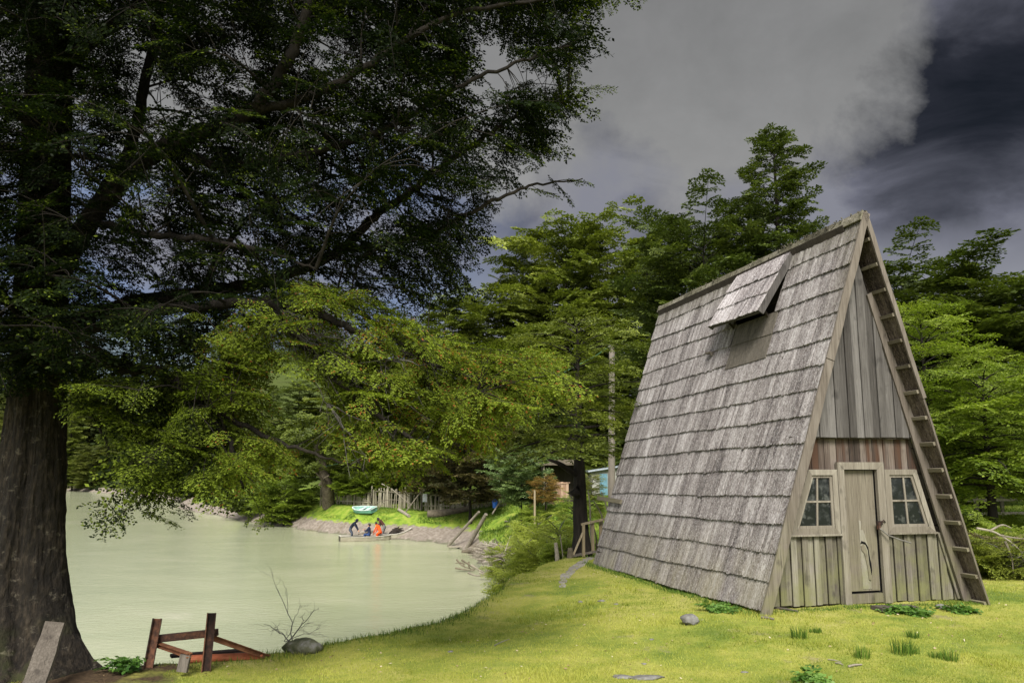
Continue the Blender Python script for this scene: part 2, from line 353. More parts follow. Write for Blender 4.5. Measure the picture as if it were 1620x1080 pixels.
# beach pebbles below the grass line, soil on steep banks
vo = T.new('ShaderNodeTexVoronoi'); vo.inputs['Scale'].default_value = 5; T.link(o, vo.inputs[0])
bch = T.ramp(T.math('ADD', T.math('MULTIPLY', nf, .6), T.math('MULTIPLY', vo.outputs[0], .4)), [(.25, (.12, .10, .08)), (.5, (.20, .17, .14)), (.75, (.29, .255, .215))])
bz = T.math('ADD', sp.outputs[2], T.math('MULTIPLY', T.math('SUBTRACT', nm, .5), .7))
g = T.mix(T.mr(bz, .84, .72), g, bch)
g = T.mix(T.mr(bz, .12, .02), g, (.12, .115, .08))
sn = T.new('ShaderNodeSeparateXYZ'); T.link(geo.outputs['Normal'], sn.inputs[0])
soil = T.ramp(nf, [(.3, (.05, .036, .02)), (.6, (.15, .115, .065)), (.8, (.13, .16, .04))])
g = T.mix(T.mr(T.math('ADD', sn.outputs[2], T.math('MULTIPLY', T.math('SUBTRACT', nm, .5), .5)), .72, .5), g, soil)
T.link(g, p.inputs['Base Color']); p.inputs['Roughness'].default_value = .95; p.inputs['Specular IOR Level'].default_value = .1
bump(T, p, T.math('ADD', nf, T.math('MULTIPLY', nff, .5)), .8, .03)
ground = obj('ground', mesh('ground', Vg, Fq, m, None, True)); props(ground, kind='structure')
M['ground'] = m
# near apron (under and behind the viewer)
ax = np.array([-420, -60, -20, -8, 0, 10, 30, 420.]); ay = np.array([-60, -20, -5, 3.5])
AX, AY = np.meshgrid(ax, ay); I = (np.arange(3)[:, None]*8+np.arange(7)[None]).ravel()
props(obj('field', mesh('field', np.stack([AX.ravel(), AY.ravel(), zg(AX.ravel(), AY.ravel())], -1), np.stack([I, I+1, I+9, I+8], -1), m, None, True)), kind='structure')
# water
m, T, p = newmat('water'); o = objco(T)
wv = T.noise(T.mapping(o, (1, 2.6, 1)), 2.2, 5, .6, .4); wv2 = T.noise(T.mapping(o, (1, 1.8, 1)), 9, 4, .6)
st = T.noise(T.mapping(o, (.12, .3, 1), rot=(0, 0, .5)), 1.2, 5, .65, .8)
T.link(T.ramp(st, [(.3, (.29, .315, .195)), (.5, (.33, .35, .22)), (.62, (.355, .37, .24)), (.72, (.42, .42, .30))]), p.inputs['Base Color'])
p.inputs['Roughness'].default_value = .1; p.inputs['IOR'].default_value = 1.33; p.inputs['Specular IOR Level'].default_value = .5
bump(T, p, T.math('ADD', wv, T.math('MULTIPLY', wv2, .35)), .32, .05)
props(obj('water', mesh('water', [(-420, 3.6, 0), (20, 3.6, 0), (20, 230, 0), (-420, 230, 0)], [(0, 1, 2, 3)], m)), kind='structure')
# distant mountain
m = rough_mat('mountain', [(.3, (.04, .06, .075)), (.6, (.08, .105, .125)), (.8, (.17, .19, .21))], (.01, .01, .01), 3, .95, .3, .5, 0)
mv = []; mf = []; nxm, nym = 90, 14
for j in range(nym):
    for i in range(nxm):
        xx = -2600+i*44; v = j/(nym-1); pr_ = 330*math.exp(-((xx+900)/620)**2)+260*math.exp(-((xx+1900)/420)**2)+70+90*float(vnoise(np.array(xx), np.array(2.), .006))
        h = pr_*math.sin(v*PI/2)**1.2+60*float(vnoise(np.array(xx), np.array(j*60.), .011, 4))*v
        mv.append((xx, 1500+v*700, max(h, 0)-3))
for j in range(nym-1):
    for i in range(nxm-1): a = j*nxm+i; mf.append((a, a+1, a+nxm+1, a+nxm))
props(obj('mountain', mesh('mountain', mv, mf, m, None, True)), kind='structure')
props(obj('plain', mesh('plain', [(-3000, 470, 24), (3000, 470, 24), (3000, 2400, 20), (-3000, 2400, 20)], [(0, 1, 2, 3)], M['ground'])), kind='structure')
# gravel path beside the hut
def path(name, pts, wd, z=.004):
    P = cr([(a, b, 0) for a, b in pts], 120); V = []; Fc = []
    for i, q in enumerate(P):
        d = P[min(i+1, 119)]-P[max(i-1, 0)]; n_ = np.array([-d[1], d[0], 0]); n_ /= np.linalg.norm(n_)
        ww = wd*(.55+.5*math.sin(i/119*PI))*(1+.6*float(vnoise(q[0], q[1], 1.7, 3)))
        for s in (-1, -.6, -.3, 0, .3, .6, 1):
            r_ = q+n_*s*ww*(1+.25*float(vnoise(q[0]+s*9, q[1], 6., 1))); V.append((r_[0], r_[1], gz(r_[0], r_[1])+(z+.012*float(vnoise(q[0]*1., q[1]+s, 9.)) if abs(s) < 1 else -.03)))
    for i in range(119):
        for j in range(6):
            a = i*7+j; c_ = V[a]
            if float(vnoise(c_[0], c_[1], 5., 2))+(.1 if j in (0, 5) else .3 if j in (1, 4) else .9) > .08: Fc.append((a, a+1, a+8, a+7))
    return props(obj(name, mesh(name, V, Fc, M['gravel'], None, True)), kind='structure')
M['gravel'] = rough_mat('gravel', [(.3, (.10, .09, .07)), (.5, (.24, .22, .19)), (.72, (.38, .36, .32))], (1, 1, 1), 22, .95, .8, .02, 0)
path('path', [tuple(hit(890, 938, 2.78)[:2]), tuple(hit(893, 920, 2.78)[:2]), tuple(hit(905, 903, 2.8)[:2]), tuple(hit(925, 890, 2.8)[:2]), (2.0, 19.6), (2.3, 21)], .17)
exec_after = []
# ------------------------------------------------------------------ the A-frame hut
HO = np.array([4.842, 11.478, 3.072]); HY = .227
hc, hs = math.cos(HY), math.sin(HY)
def hloc(u, v, w_): return HO+np.array([u*hc-v*hs, u*hs+v*hc, w_])
hut = empty('a_frame_hut', HO, 'weathered grey A-frame wooden hut with steep shingle roof, standing on the grass by the river', 'hut', rz=HY)
A0, A1 = np.array([.22, -.4, 5.511]), np.array([.22, 6.934, 5.511])
C0, C1 = np.array([-1.709, -.4, .021]), np.array([-1.532, 6.934, -.259])
D0, D1 = np.array([1.768, -.4, -.032]), np.array([1.72, 6.934, -.2])
def rl(S, T_): return (A0*(1-S)+A1*S)*(1-T_)+(C0*(1-S)+C1*S)*T_
def rr(S, T_): return (A0*(1-S)+A1*S)*(1-T_)+(D0*(1-S)+D1*S)*T_
def shingles(fn, outn, nrow, ncol_w, holes=None, s0=0., s1=1., t0=0., t1=1., Ls=7.33, Lt=5.82, lift=.027, rag=.0045, mb=None, vertex_fn=None):
    """courses of narrow riven shingles; outn = outward normal"""
    mb = mb or MB(); outn = np.array(outn)
    for r_ in range(nrow):
        ta = t0+(t1-t0)*r_/nrow; tb = t0+(t1-t0)*(r_+1)/nrow; s = s0; rowlift = random.uniform(-.006, .006)
        while s < s1-1e-4:
            wd = random.uniform(.05, .11)*ncol_w/Ls; e = min(s+wd, s1); gap = .0035/Ls
            if s1-e < .03/Ls: e = s1
            sa, sb = s+gap, e-gap; tbj = tb+random.uniform(-rag, rag)/Lt+.011/Lt*math.sin(s*9+r_*1.7)+.005/Lt*math.sin(s*31+r_)+(.02/Lt if random.random() < .04 else 0)
            if holes and holes(sa, sb, ta, tb): s = e; continue
            up = .004; dn = lift+random.uniform(-.006, .008)+rowlift; th = .013
            sl = (sb-sa); c_ = min(sl*.28, .02/Ls); ct = .016/Lt*random.uniform(.5, 1.4)
            out_ = [(sa, ta-.05/Lt), (sb, ta-.05/Lt), (sb, tbj-ct), (sb-c_, tbj), (sa+c_, tbj), (sa, tbj-ct*random.uniform(.6, 1.6))]
            tw = random.uniform(-.004, .004); V = []
            for lay in (0, -th):
                for k, (ss, tt) in enumerate(out_):
                    f = (tt-ta)/(tb-ta); V.append(fn(ss, tt)+outn*(up+(dn-up)*max(f, 0)+lay+(tw if k in (1, 2, 3) else -tw)))
            Fc = [(0, 1, 2, 3, 4, 5), (11, 10, 9, 8, 7, 6)]+[(i, i+6, (i+1) % 6+6, (i+1) % 6) for i in range(6)]
            mb.add(V, Fc, random.random()); s = e
    return mb
def shingle_mat(name, top=True, dark=1.):
    m, T, p = newmat(name); o = objco(T); a = attr(T)
    v = T.mapping(o, (16, 16, 1.1)); n = T.noise(v, 2.4, 7, .72); b = T.noise(T.mapping(o, (1.4, 1.4, .8)), 1.1, 5, .6); fl = T.noise(o, 38, 4, .75)
    f = T.math('ADD', T.math('ADD', T.math('MULTIPLY', n, .62), T.math('MULTIPLY', b, .38)), T.math('MULTIPLY', T.math('SUBTRACT', a, .5), .13))
    c = T.ramp(f, [(.36, (.05, .042, .042)), (.46, (.15, .130, .125)), (.56, (.27, .247, .24)), (.68, (.47, .445, .44))])
    c = T.mix(T.math('MULTIPLY', T.mr(fl, .5, .68), .5), c, (.58, .565, .56))
    c = T.mix(T.math('MULTIPLY', T.mr(fl, .46, .3), .7), c, (.05, .04, .035))
    sp = T.new('ShaderNodeSeparateXYZ'); T.link(o, sp.inputs[0])
    kn = T.noise(T.mapping(o, (1, 1, .55)), 13, 3, .5); c = T.mix(T.math('MULTIPLY', T.math('MULTIPLY', T.mr(kn, .66, .72), T.mr(b, .42, .55), clamp=True), .75), c, (.035, .028, .024))
    if top:
        lo = T.math('MULTIPLY', T.mr(sp.outputs[2], 1.1, -.1), T.mr(b, .35, .6), clamp=True)
        c = T.mix(T.math('MULTIPLY', lo, .5), c, (.2, .18, .085))
        hi = T.math('MULTIPLY', T.mr(sp.outputs[2], 4.9, 5.45), T.mr(fl, .42, .6), clamp=True)
        c = T.mix(T.math('MULTIPLY', hi, .8), c, (.075, .075, .025))
        # the moss along the front rake near the peak
        vr = T.math('MULTIPLY', T.mr(sp.outputs[1], .1, -.38), T.mr(sp.outputs[2], 3.6, 4.6), clamp=True)
        c = T.mix(T.math('MULTIPLY', T.math('MULTIPLY', vr, T.mr(fl, .4, .6), clamp=True), .8), c, (.08, .07, .035))
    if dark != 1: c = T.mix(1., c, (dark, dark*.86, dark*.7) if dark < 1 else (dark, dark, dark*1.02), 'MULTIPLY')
    T.link(c, p.inputs['Base Color']); p.inputs['Roughness'].default_value = .86; p.inputs['Specular IOR Level'].default_value = .25
    bump(T, p, T.math('ADD', n, T.math('MULTIPLY', fl, .6)), .8, .012); return m
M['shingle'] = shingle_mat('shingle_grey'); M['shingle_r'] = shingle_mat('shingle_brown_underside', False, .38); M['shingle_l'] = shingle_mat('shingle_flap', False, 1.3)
M['board'] = wood('board_grey', (.055, .047, .038), (.125, .11, .09), (.225, .208, .175), 'z', .42, .85, .6, (-.1, 1.2))
M['board_up'] = wood('board_upper', (.038, .034, .031), (.076, .07, .065), (.14, .131, .124), 'z', .4, 0, .6)
M['board_red'] = wood('board_red', (.03, .022, .017), (.07, .052, .042), (.15, .125, .105), 'z', .6, 0, .6, red=(.06, .032, .02))
M['trim'] = wood('trim_pale', (.10, .085, .066), (.17, .15, .12), (.27, .248, .205), 'z', .25, .35, .4, (-.2, 1.2))
M['rake'] = wood('rake_brown', (.055, .044, .036), (.11, .092, .075), (.185, .162, .138), 'z', .3, .5, .5, (-.1, 1.6))
M['door'] = wood('door_wood', (.07, .058, .044), (.13, .112, .084), (.195, .175, .137), 'z', .15, .6, .3, (-.3, 1.2))
M['batten'] = wood('batten_pale', (.07, .058, .04), (.15, .13, .095), (.24, .21, .165), 'y', .3, .4, .4, (0, 2.5))
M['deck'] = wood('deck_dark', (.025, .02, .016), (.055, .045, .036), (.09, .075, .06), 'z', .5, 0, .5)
NL = np.array([-5.49, 0, 1.929]); NL /= np.linalg.norm(NL); NR = np.array([5.543, 0, 1.548]); NR /= np.linalg.norm(NR)
# left slope
hole = lambda sa, sb, ta, tb: (sb > .255 and sa < .445 and ta >= .065 and tb <= .21) or (sb > .238 and sa < .425 and ta > .19 and tb < .345)
rlp = empty  # noqa
mb = shingles(rl, NL, 15, 1., hole)
left = mb.build('roof_slope', M['shingle'], hut)
mb = MB()      # boarding behind the shingles, with the opening under the flap
def slab(fn, n, s0, s1, t0, t1, a, b, tint=None):
    V = [fn(s, t_)+n*k for k in (a, b) for s, t_ in ((s0, t0), (s1, t0), (s1, t1), (s0, t1))]
    mb.add(V, [(0, 1, 2, 3), (7, 6, 5, 4), (0, 4, 5, 1), (1, 5, 6, 2), (2, 6, 7, 3), (3, 7, 4, 0)], tint)
for i in range(15):
    ta, tb = i/15+.002, (i+1)/15-.002
    if i in (1, 2): slab(rl, NL, .05, .25, ta, tb, -.03, -.014); slab(rl, NL, .45, .995, ta, tb, -.03, -.014)
    else: slab(rl, NL, .05, .995, ta, tb, -.03, -.014)
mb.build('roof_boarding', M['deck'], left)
# plain boards patching the slope below the opening
mb = MB()
for k in range(9):
    s0 = .24+k*.0207; mb_t = .2+random.uniform(-.002, .002)
    for (a_, b_) in ((.198, .268), (.262, .34+.004*k/9)):
        V = [rl(s, t_)+NL*(z_+(.012 if t_ == b_ else 0)) for z_ in (.012, -.004) for s, t_ in ((s0, a_), (s0+.0202, a_), (s0+.0202, b_), (s0, b_))]
        mb.add(V, [(0, 1, 2, 3), (7, 6, 5, 4), (0, 4, 5, 1), (1, 5, 6, 2), (2, 6, 7, 3), (3, 7, 4, 0)], .25+random.random()*.3)
mb.build('patch_board', M['board'], left)
# right slope: shingles seen from inside over battens
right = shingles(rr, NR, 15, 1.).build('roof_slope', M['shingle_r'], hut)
for i in range(1, 16):
    T0 = i/15-.006; b = MB()
    a_ = rr(0.0, T0)-NR*.022+np.array([0, .012, 0]); c_ = rr(1, T0)-NR*.022
    b.beam(a_, c_, .05, .04, NR, None, .03); b.build('batten', M['batten'], right)
mb = MB()
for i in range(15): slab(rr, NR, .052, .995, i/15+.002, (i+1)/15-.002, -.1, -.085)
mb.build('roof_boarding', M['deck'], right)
# ridge capping, mossy
M['ridge'] = rough_mat('ridge_mossy', [(.3, (.05, .045, .03)), (.5, (.12, .11, .075)), (.72, (.24, .22, .18))], (1, 1, 1), 9, .95, .9, .03, .3)
mb = MB(); v = -.42
while v < 6.93:
    e = min(v+random.uniform(.4, .8), 6.96); dz = random.uniform(-.006, .012)
    for n_, sx in ((NL, -1), (NR, 1)):
        a_ = np.array([.22, (v+e)/2, 5.565+dz]); dn = np.array([sx*.33, 0, -.94]); wd = .15 if sx < 0 else .12
        V = []
        for k in (0, .022):
            for vv, q in ((v, 0), (e-.004, 0), (e-.004, wd), (v, wd)): V.append(np.array([.22, vv, 5.572+dz])+dn*q+n_*(.014+k))
        mb.add(V, [(0, 1, 2, 3), (7, 6, 5, 4), (0, 4, 5, 1), (1, 5, 6, 2), (2, 6, 7, 3), (3, 7, 4, 0)])
    v = e
for k in range(420):
    vv = random.uniform(-.4, 6.9) if k % 3 else random.uniform(-.4, 1.8); sx = random.choice((-1, -1, 1)); r_ = random.uniform(.005, .014)
    bpt = np.array([.22+sx*random.uniform(0, .07), vv, 5.6-random.uniform(.0, .1)])
    mb.box(bpt, (r_*1.5, r_*2.4, r_*1.2), Matrix.Rotation(random.random()*3, 3, 'Z') @ Matrix.Rotation(random.random(), 3, 'X'), .1)
mb.build('ridge_cap', M['ridge'], hut)
# rake boards on the front edge
def rk(fn, n, t0, t1, wd0, wd1, name, v=-.425, off=.03):
    b = MB(); P = [fn(0, t_) for t_ in np.linspace(t0, t1, 9)]; V = []
    for i, q in enumerate(P):
        f = i/8; ww = wd0*(1-f)+wd1*f; j = .006*math.sin(i*1.7)
        for (k, vv) in ((off+j, v), (off+j, v+.03), (off-ww+j, v+.03), (off-ww+j, v)): V.append(np.array([q[0], vv, q[2]])+n*k)
    Fc = [(0, 1, 2, 3), (35, 34, 33, 32)]
    for i in range(8):
        a_ = i*4
        for j in range(4): Fc.append((a_+j, a_+4+j, a_+4+(j+1) % 4, a_+(j+1) % 4))
    b.add(V, Fc); return b.build(name, M['rake'], hut)
rk(rl, NL, -.008, .388, .10, .125, 'rake_board', -.428)
rk(rl, NL, .39, 1.025, .125, .15, 'rake_board', -.424)
rk(rr, NR, -.008, .48, .075, .06, 'rake_board', -.428, .05)
rk(rr, NR, .48, 1.0, .03, .028, 'edge_lath', -.414, .03)
# gable wall, at v = 0
b_ = 0
def wl_(w_): return C0[0]+(A0[0]-C0[0])*(w_-.0)/5.5+.045
def wr_(w_): return D0[0]+(A0[0]-D0[0])*(w_+.03)/5.55-.09
def lineL(u): return 5.5*(u-.045-C0[0])/(A0[0]-C0[0])
def lineR(u): return 5.55*(u+.09-D0[0])/(A0[0]-D0[0])-.03
def boards(name, w0, w1, v0, mat, wid=.092, alt=.022, rag=.02, u0=-1.66, u1=1.70, th=.02, excl=None, parent=None):
    b = MB(); u = u0; k = 0
    while u < u1:
        e = u+wid*random.uniform(.85, 1.15); e = min(e, u1)
        for (lo, hi) in ([(w0, w1)] if not excl else excl(u, e, w0, w1)):
            lo2 = lo+random.uniform(0, rag) if lo == w0 else lo
            poly = []
            def top(x): return min(hi, lineL(x), lineR(x))
            xs = np.linspace(u+.004, e-.004, 7)
            xs = [x for x in xs if top(x) > lo2+.01]
            if len(xs) >= 2:
                poly = [(x, top(x)) for x in xs]+[(xs[-1], lo2), (xs[0], lo2)]
                dv = -alt*(k % 2)+random.uniform(-.003, .003)
                b.prism(poly[::-1], v0+dv, v0+dv+th, None, random.random()*(.85 if k % 2 else 1))
        u = e; k += 1
    return b.build(name, mat, parent or hut)
WT, WB = 1.85, .96
LW = [(-1.04, WB), (-.245, WB), (-.245, WT), (-.70, WT)]
RW = [(.526, WB), (1.31, WB), (1.06, WT), (.526, WT)]
boards('wall', .0, .955, 0, M['board'], alt=.026, u1=-.24)
boards('wall', .0, .955, 0, M['board'], alt=.026, u0=.52)
boards('wall_band', 1.8, 2.36, .022, M['board_red'], wid=.10, alt=.004, excl=lambda u, e, a, b: [(a, b)] if not (u > -.2 and e < .45) else [(1.9, b)])
boards('gable_board', 2.30, 5.6, -.075, M['board_up'], wid=.125, alt=.014, rag=.012)
b = MB(); b.prism([(-.93, 2.285), (1.13, 2.285), (1.13, 2.31), (-.93, 2.31)], -.05, .02); b.build('drip_board', M['deck'], hut)
# inner lining closing the front behind boards (leaves the window openings free)
b = MB()
for poly in ([(-1.62, .06), (-.2, .06), (-.2, .94), (-1.32, .94)], [(.48, .06), (1.62, .06), (1.38, .94), (.48, .94)], [(-1.0, 1.88), (1.08, 1.88), (.95, 2.35), (-.84, 2.35)]):
    b.prism(poly, .05, .065)
for poly in ([(-1.33, .94), (-1.08, .94), (-.74, 1.88), (-1.0, 1.88)], [(1.33, .94), (1.4, .94), (1.15, 1.88), (1.08, 1.88)], [(-.25, .94), (-.2, .94), (-.2, 1.88), (-.25, 1.88)], [(.48, .94), (.53, .94), (.53, 1.88), (.48, 1.88)]):
    b.prism(poly, .045, .06)
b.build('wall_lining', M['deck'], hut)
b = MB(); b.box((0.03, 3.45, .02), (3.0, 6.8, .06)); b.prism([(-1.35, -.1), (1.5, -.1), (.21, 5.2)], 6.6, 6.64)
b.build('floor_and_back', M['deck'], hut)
b = MB(); b.box((0, .06, -.12), (3.1, .1, .1)); b.box((-.9, .08, -.22), (.25, .2, .16)); b.box((1.3, .1, -.22), (.3, .2, .2)); b.box((-1.45, .02, -.2), (.3, .12, .12)); b.build('sill_beam', M['deck'], hut)
# sloping trim planks beside the wall
def slope_plank(name, pts, v0, v1, mat):
    b = MB(); b.prism(pts, v0, v1, None, .5); return b.build(name, mat, hut)
slope_plank('corner_post', [(1.655, -.08), (1.83, -.07), (.50, 4.45), (.40, 4.4)], -.115, -.078, M['rake'])
slope_plank('corner_post', [(-1.66, -.02), (-1.56, -.02), (.1, 4.6), (.06, 4.7)], -.1, -.078, M['rake'])
slope_plank('slanting_board', [(1.335, .95), (1.44, .95), (1.655, .02), (1.59, .02)], -.06, -.035, M['board'])
# windows
def inset(P, d):
    n = len(P); o = []; P = [np.array(q, float) for q in P]
    for i in range(n):
        a, b_, c = P[i-1], P[i], P[(i+1) % n]
        e1 = (b_-a)/np.linalg.norm(b_-a); e2 = (c-b_)/np.linalg.norm(c-b_)
        n1_ = np.array([-e1[1], e1[0]]); n2_ = np.array([-e2[1], e2[0]]); bs = n1_+n2_; bs /= bs@n1_
        o.append(b_+bs*d)
    return o
def ring(b, Pa, Pb, v0, v1, tint=None):
    n = len(Pa)
    for i in range(n): j = (i+1) % n; b.prism([tuple(Pa[i]), tuple(Pa[j]), tuple(Pb[j]), tuple(Pb[i])], v0, v1, None, tint)
m, T, p = newmat('window_glass'); o = objco(T)
gn = T.noise(o, 6, 5, .7); gm = T.noise(o, 2.3, 3, .5)
dirt = T.math('MULTIPLY', T.mr(gn, .5, .68), T.mr(gm, .35, .6), clamp=True)
T.link(T.mix(dirt, (.008, .010, .012), (.10, .105, .095)), p.inputs['Base Color']); T.link(T.mr(gn, .4, .7, .05, .3), p.inputs['Roughness'])
p.inputs['Specular IOR Level'].default_value = .3; M['glass'] = m; bump(T, p, gm, .12, .02)
for P, nm_, lab in ((LW, 'window', None), (RW, 'window', None)):
    b = MB(); outer = [np.array(q) for q in P]; inn = inset(P, .078)
    ring(b, outer, inn, -.055, -.005, None); fr = b.build('window', M['trim'], hut)
    b = MB(); i2 = inset(P, .115); ring(b, [np.array(q) for q in inset(P, .078)], i2, -.035, .01); b.build('sash', M['trim'], fr)
    xs0 = min(q[0] for q in i2); xs1 = max(q[0] for q in i2)
    mx_b = (i2[0][0]+i2[1][0])/2; mx_t = (i2[3][0]+i2[2][0])/2; cx = (i2[0][0]+i2[1][0])/2*.5+mx_t*.5
    wm = (WT+WB)/2+.0
    b = MB(); b.prism([(mx_b*.6+cx*.4-.013, i2[0][1]), (mx_b*.6+cx*.4+.013, i2[0][1]), (cx+.013, i2[2][1]), (cx-.013, i2[2][1])], -.03, .004, None, .5); b.build('muntin', M['trim'], fr)
    def at_w(pa, pb, w_): f = (w_-pa[1])/(pb[1]-pa[1]); return pa[0]+(pb[0]-pa[0])*f
    l_ = at_w(i2[0], i2[3], wm); r2 = at_w(i2[1], i2[2], wm)
    b = MB(); b.prism([(l_, wm-.013), (r2, wm-.013), (r2, wm+.013), (l_, wm+.013)], -.033, .002, None, .6); b.build('muntin', M['trim'], fr)
    b = MB(); b.prism([tuple(q) for q in inset(P, .1)], -.012, -.006); b.build('pane', M['glass'], fr)
    lo = P[0][0]; hi = P[1][0]; b = MB(); b.box(((lo+hi)/2, -.045, WB-.012), (hi-lo+.03, .07, .024)); b.build('sill', M['trim'], fr)
# door
DF0, DF1, DI0, DI1 = -.237, .516, -.136, .399
b = MB()
for pl in ([(DF0, -.02), (DI0, -.02), (DI0, WT-.005), (DF0, 1.95)], [(DI1, .0), (DF1-.0, .0), (DF1, 1.95), (DI1, WT-.005)], [(DF0+.0, 1.953), (DI0, WT), (DI1, WT), (DF1, 1.953)]): b.prism(pl, -.06, -.0, None, .5)
dframe = b.build('door_frame', M['trim'], hut)
b = MB(); b.prism([(DI0+.004, .165), (DI1-.022, .165), (DI1-.014, WT-.012), (DI0+.004, WT-.012)], .018, .04, None, .5); door = b.build('door', M['door'], hut)
b = MB(); b.prism([(DI0+.004, .0), (DI1-.004, .01), (DI1-.004, .135), (DI0+.004, .125)], -.02, .04); b.build('threshold', M['rake'], hut)
b = MB(); b.prism([(DI1-.045, .14), (DI1, .14), (DI1, WT), (DI1-.035, WT)], .02, .05); b.prism([(DI0, .1), (DI1, .1), (DI1, .17), (DI0, .17)], .045, .06); b.build('door_gap_shade', M['black'], hut)  # black strips painted in for the shade at the door's edges
b = MB()    # torn veneer low on the door: pale bare strips and a dark hook-shaped tear
b.prism([(.10, .19), (.235, .19), (.25, .62), (.22, .80), (.16, 1.0), (.12, 1.0), (.14, 1.12), (.10, 1.14), (.095, .7)], .012, .0175, None, .9); b.build('bare_strip', M['board'], door)
b = MB(); b.prism([(.10, .81), (.12, .85), (.18, .83), (.222, .76), (.24, .6), (.252, .55), (.26, .45), (.243, .38), (.238, .46), (.226, .52), (.215, .72), (.18, .80), (.13, .815)], .006, .0115); b.build('tear', M['black'], door)
b = MB(); b.prism([(.10, .78), (.15, .80), (.19, .72), (.21, .5), (.235, .3), (.2, .32), (.185, .5), (.15, .68), (.11, .72)], .0, .0058, None, .2); b.build('loose_flake', M['door'], door)
b = MB(); b.box((.37, -.07, 1.1), (.09, .03, .055)); b.box((.35, -.08, 1.06), (.035, .04, .1)); b.tube([(.40, -.07, 1.1), (.43, -.09, 1.14), (.47, -.07, 1.11)], .008, 6); b.build('hasp', M['rust'], door)
b = MB(); b.tube([(.35, -.09, 1.03), (.46, -.13, .93), (.6, -.2, .87), (.73, -.24, .83)], .011, 8, None); b.build('iron_rod', M['twig'], door)
# the propped roof flap with its own shingles
FT0, FT1 = .02, .185
S0, S1 = .243, .487
ft = [rl(S0, .022)+NL*.06, rl(S1, .022)+NL*.06]
def solve_uw(px, py, v):
    x = np.array([-.6, 4.5])
    c, s = math.cos(PT), math.sin(PT)
    def pj(x):
        P = hloc(x[0], v, x[1]); Zr = P[2]-ZC; d = P[1]*c+Zr*s; z = -P[1]*s+Zr*c
        return np.array([810+F*P[0]/d, 540-F*z/d])
    for _ in range(40):
        f0 = pj(x)-(px, py); J = np.array([(pj(x+e)-(px, py)-f0)/1e-4 for e in (np.array([1e-4, 0]), np.array([0, 1e-4]))]).T
        x = x-np.linalg.solve(J, f0)
    return np.array([x[0], v, x[1]])
fb = [solve_uw(1199, 491, ft[0][1]), solve_uw(1118, 515, ft[1][1])]
fb[1] = ft[1]+(fb[0]-ft[0])*np.linalg.norm(fb[1]-ft[1])/np.linalg.norm(fb[0]-ft[0])
def ff(S, T_): return (ft[0]*(1-S)+ft[1]*S)*(1-T_)+(fb[0]*(1-S)+fb[1]*S)*T_
nf_ = np.cross(ft[1]-ft[0], fb[0]-ft[0]); nf_ /= np.linalg.norm(nf_); nf_ = nf_ if nf_[0] < 0 else -nf_
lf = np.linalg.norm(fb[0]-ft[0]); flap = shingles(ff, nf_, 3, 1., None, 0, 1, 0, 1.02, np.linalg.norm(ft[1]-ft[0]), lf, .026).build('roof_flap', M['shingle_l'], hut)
b = MB()
b.beam(ff(0, 0)-nf_*.05, ff(0, 1.0)-nf_*.05, .03, .11, nf_); b.beam(ff(1, 0)-nf_*.05, ff(1, 1.0)-nf_*.05, .03, .1, nf_)
b.beam(ff(0, .985)-nf_*.045, ff(1, .985)-nf_*.045, .028, .05, nf_); b.build('flap_frame', M['board_up'], flap)
b = MB()
V = [ff(s, t_)-nf_*k for k in (.02, .035) for s, t_ in ((.01, .01), (.99, .01), (.99, .97), (.01, .97))]
b.add(V, [(0, 1, 2, 3), (7, 6, 5, 4), (0, 4, 5, 1), (1, 5, 6, 2), (2, 6, 7, 3), (3, 7, 4, 0)]); b.build('flap_boarding', M['deck'], flap)
b = MB(); b.beam(ff(.15, .8)-nf_*.04, rl(.28, .205)+NL*.0, .035, .035); b.build('flap_prop', M['deck'], flap); b = MB(); b.beam(ff(.85, .8)-nf_*.04, rl(.44, .205), .035, .035); b.build('flap_prop', M['deck'], flap)
# small bits left on the slope
b = MB(); q = rl(.529, .272)+NL*.06; b.box(q, (.10, .16, .03)); b.box(q+np.array([0, -.07, -.03]), (.04, .03, .05)); b.build('roof_cleat', M['rake'], hut)
b = MB(); b.beam(rl(1.10, .757)+NL*.07, rl(.875, .767)+NL*.07, .09, .035, NL); b.build('loose_batten', M['batten'], hut)
b = MB()   # cobble and board step before the door
s = hloc(.25, -.42, 0); b.box((0, 0, 0), (.62, .2, .05), Matrix.Rotation(.1, 3, 'Z')); q = b.build('step_board', M['plank']); q.location = (s[0], s[1], gz(s[0], s[1])+.03); q.rotation_euler = (0, .03, HY)
props(q, 'short weathered board lying flat in front of the hut door', 'board')
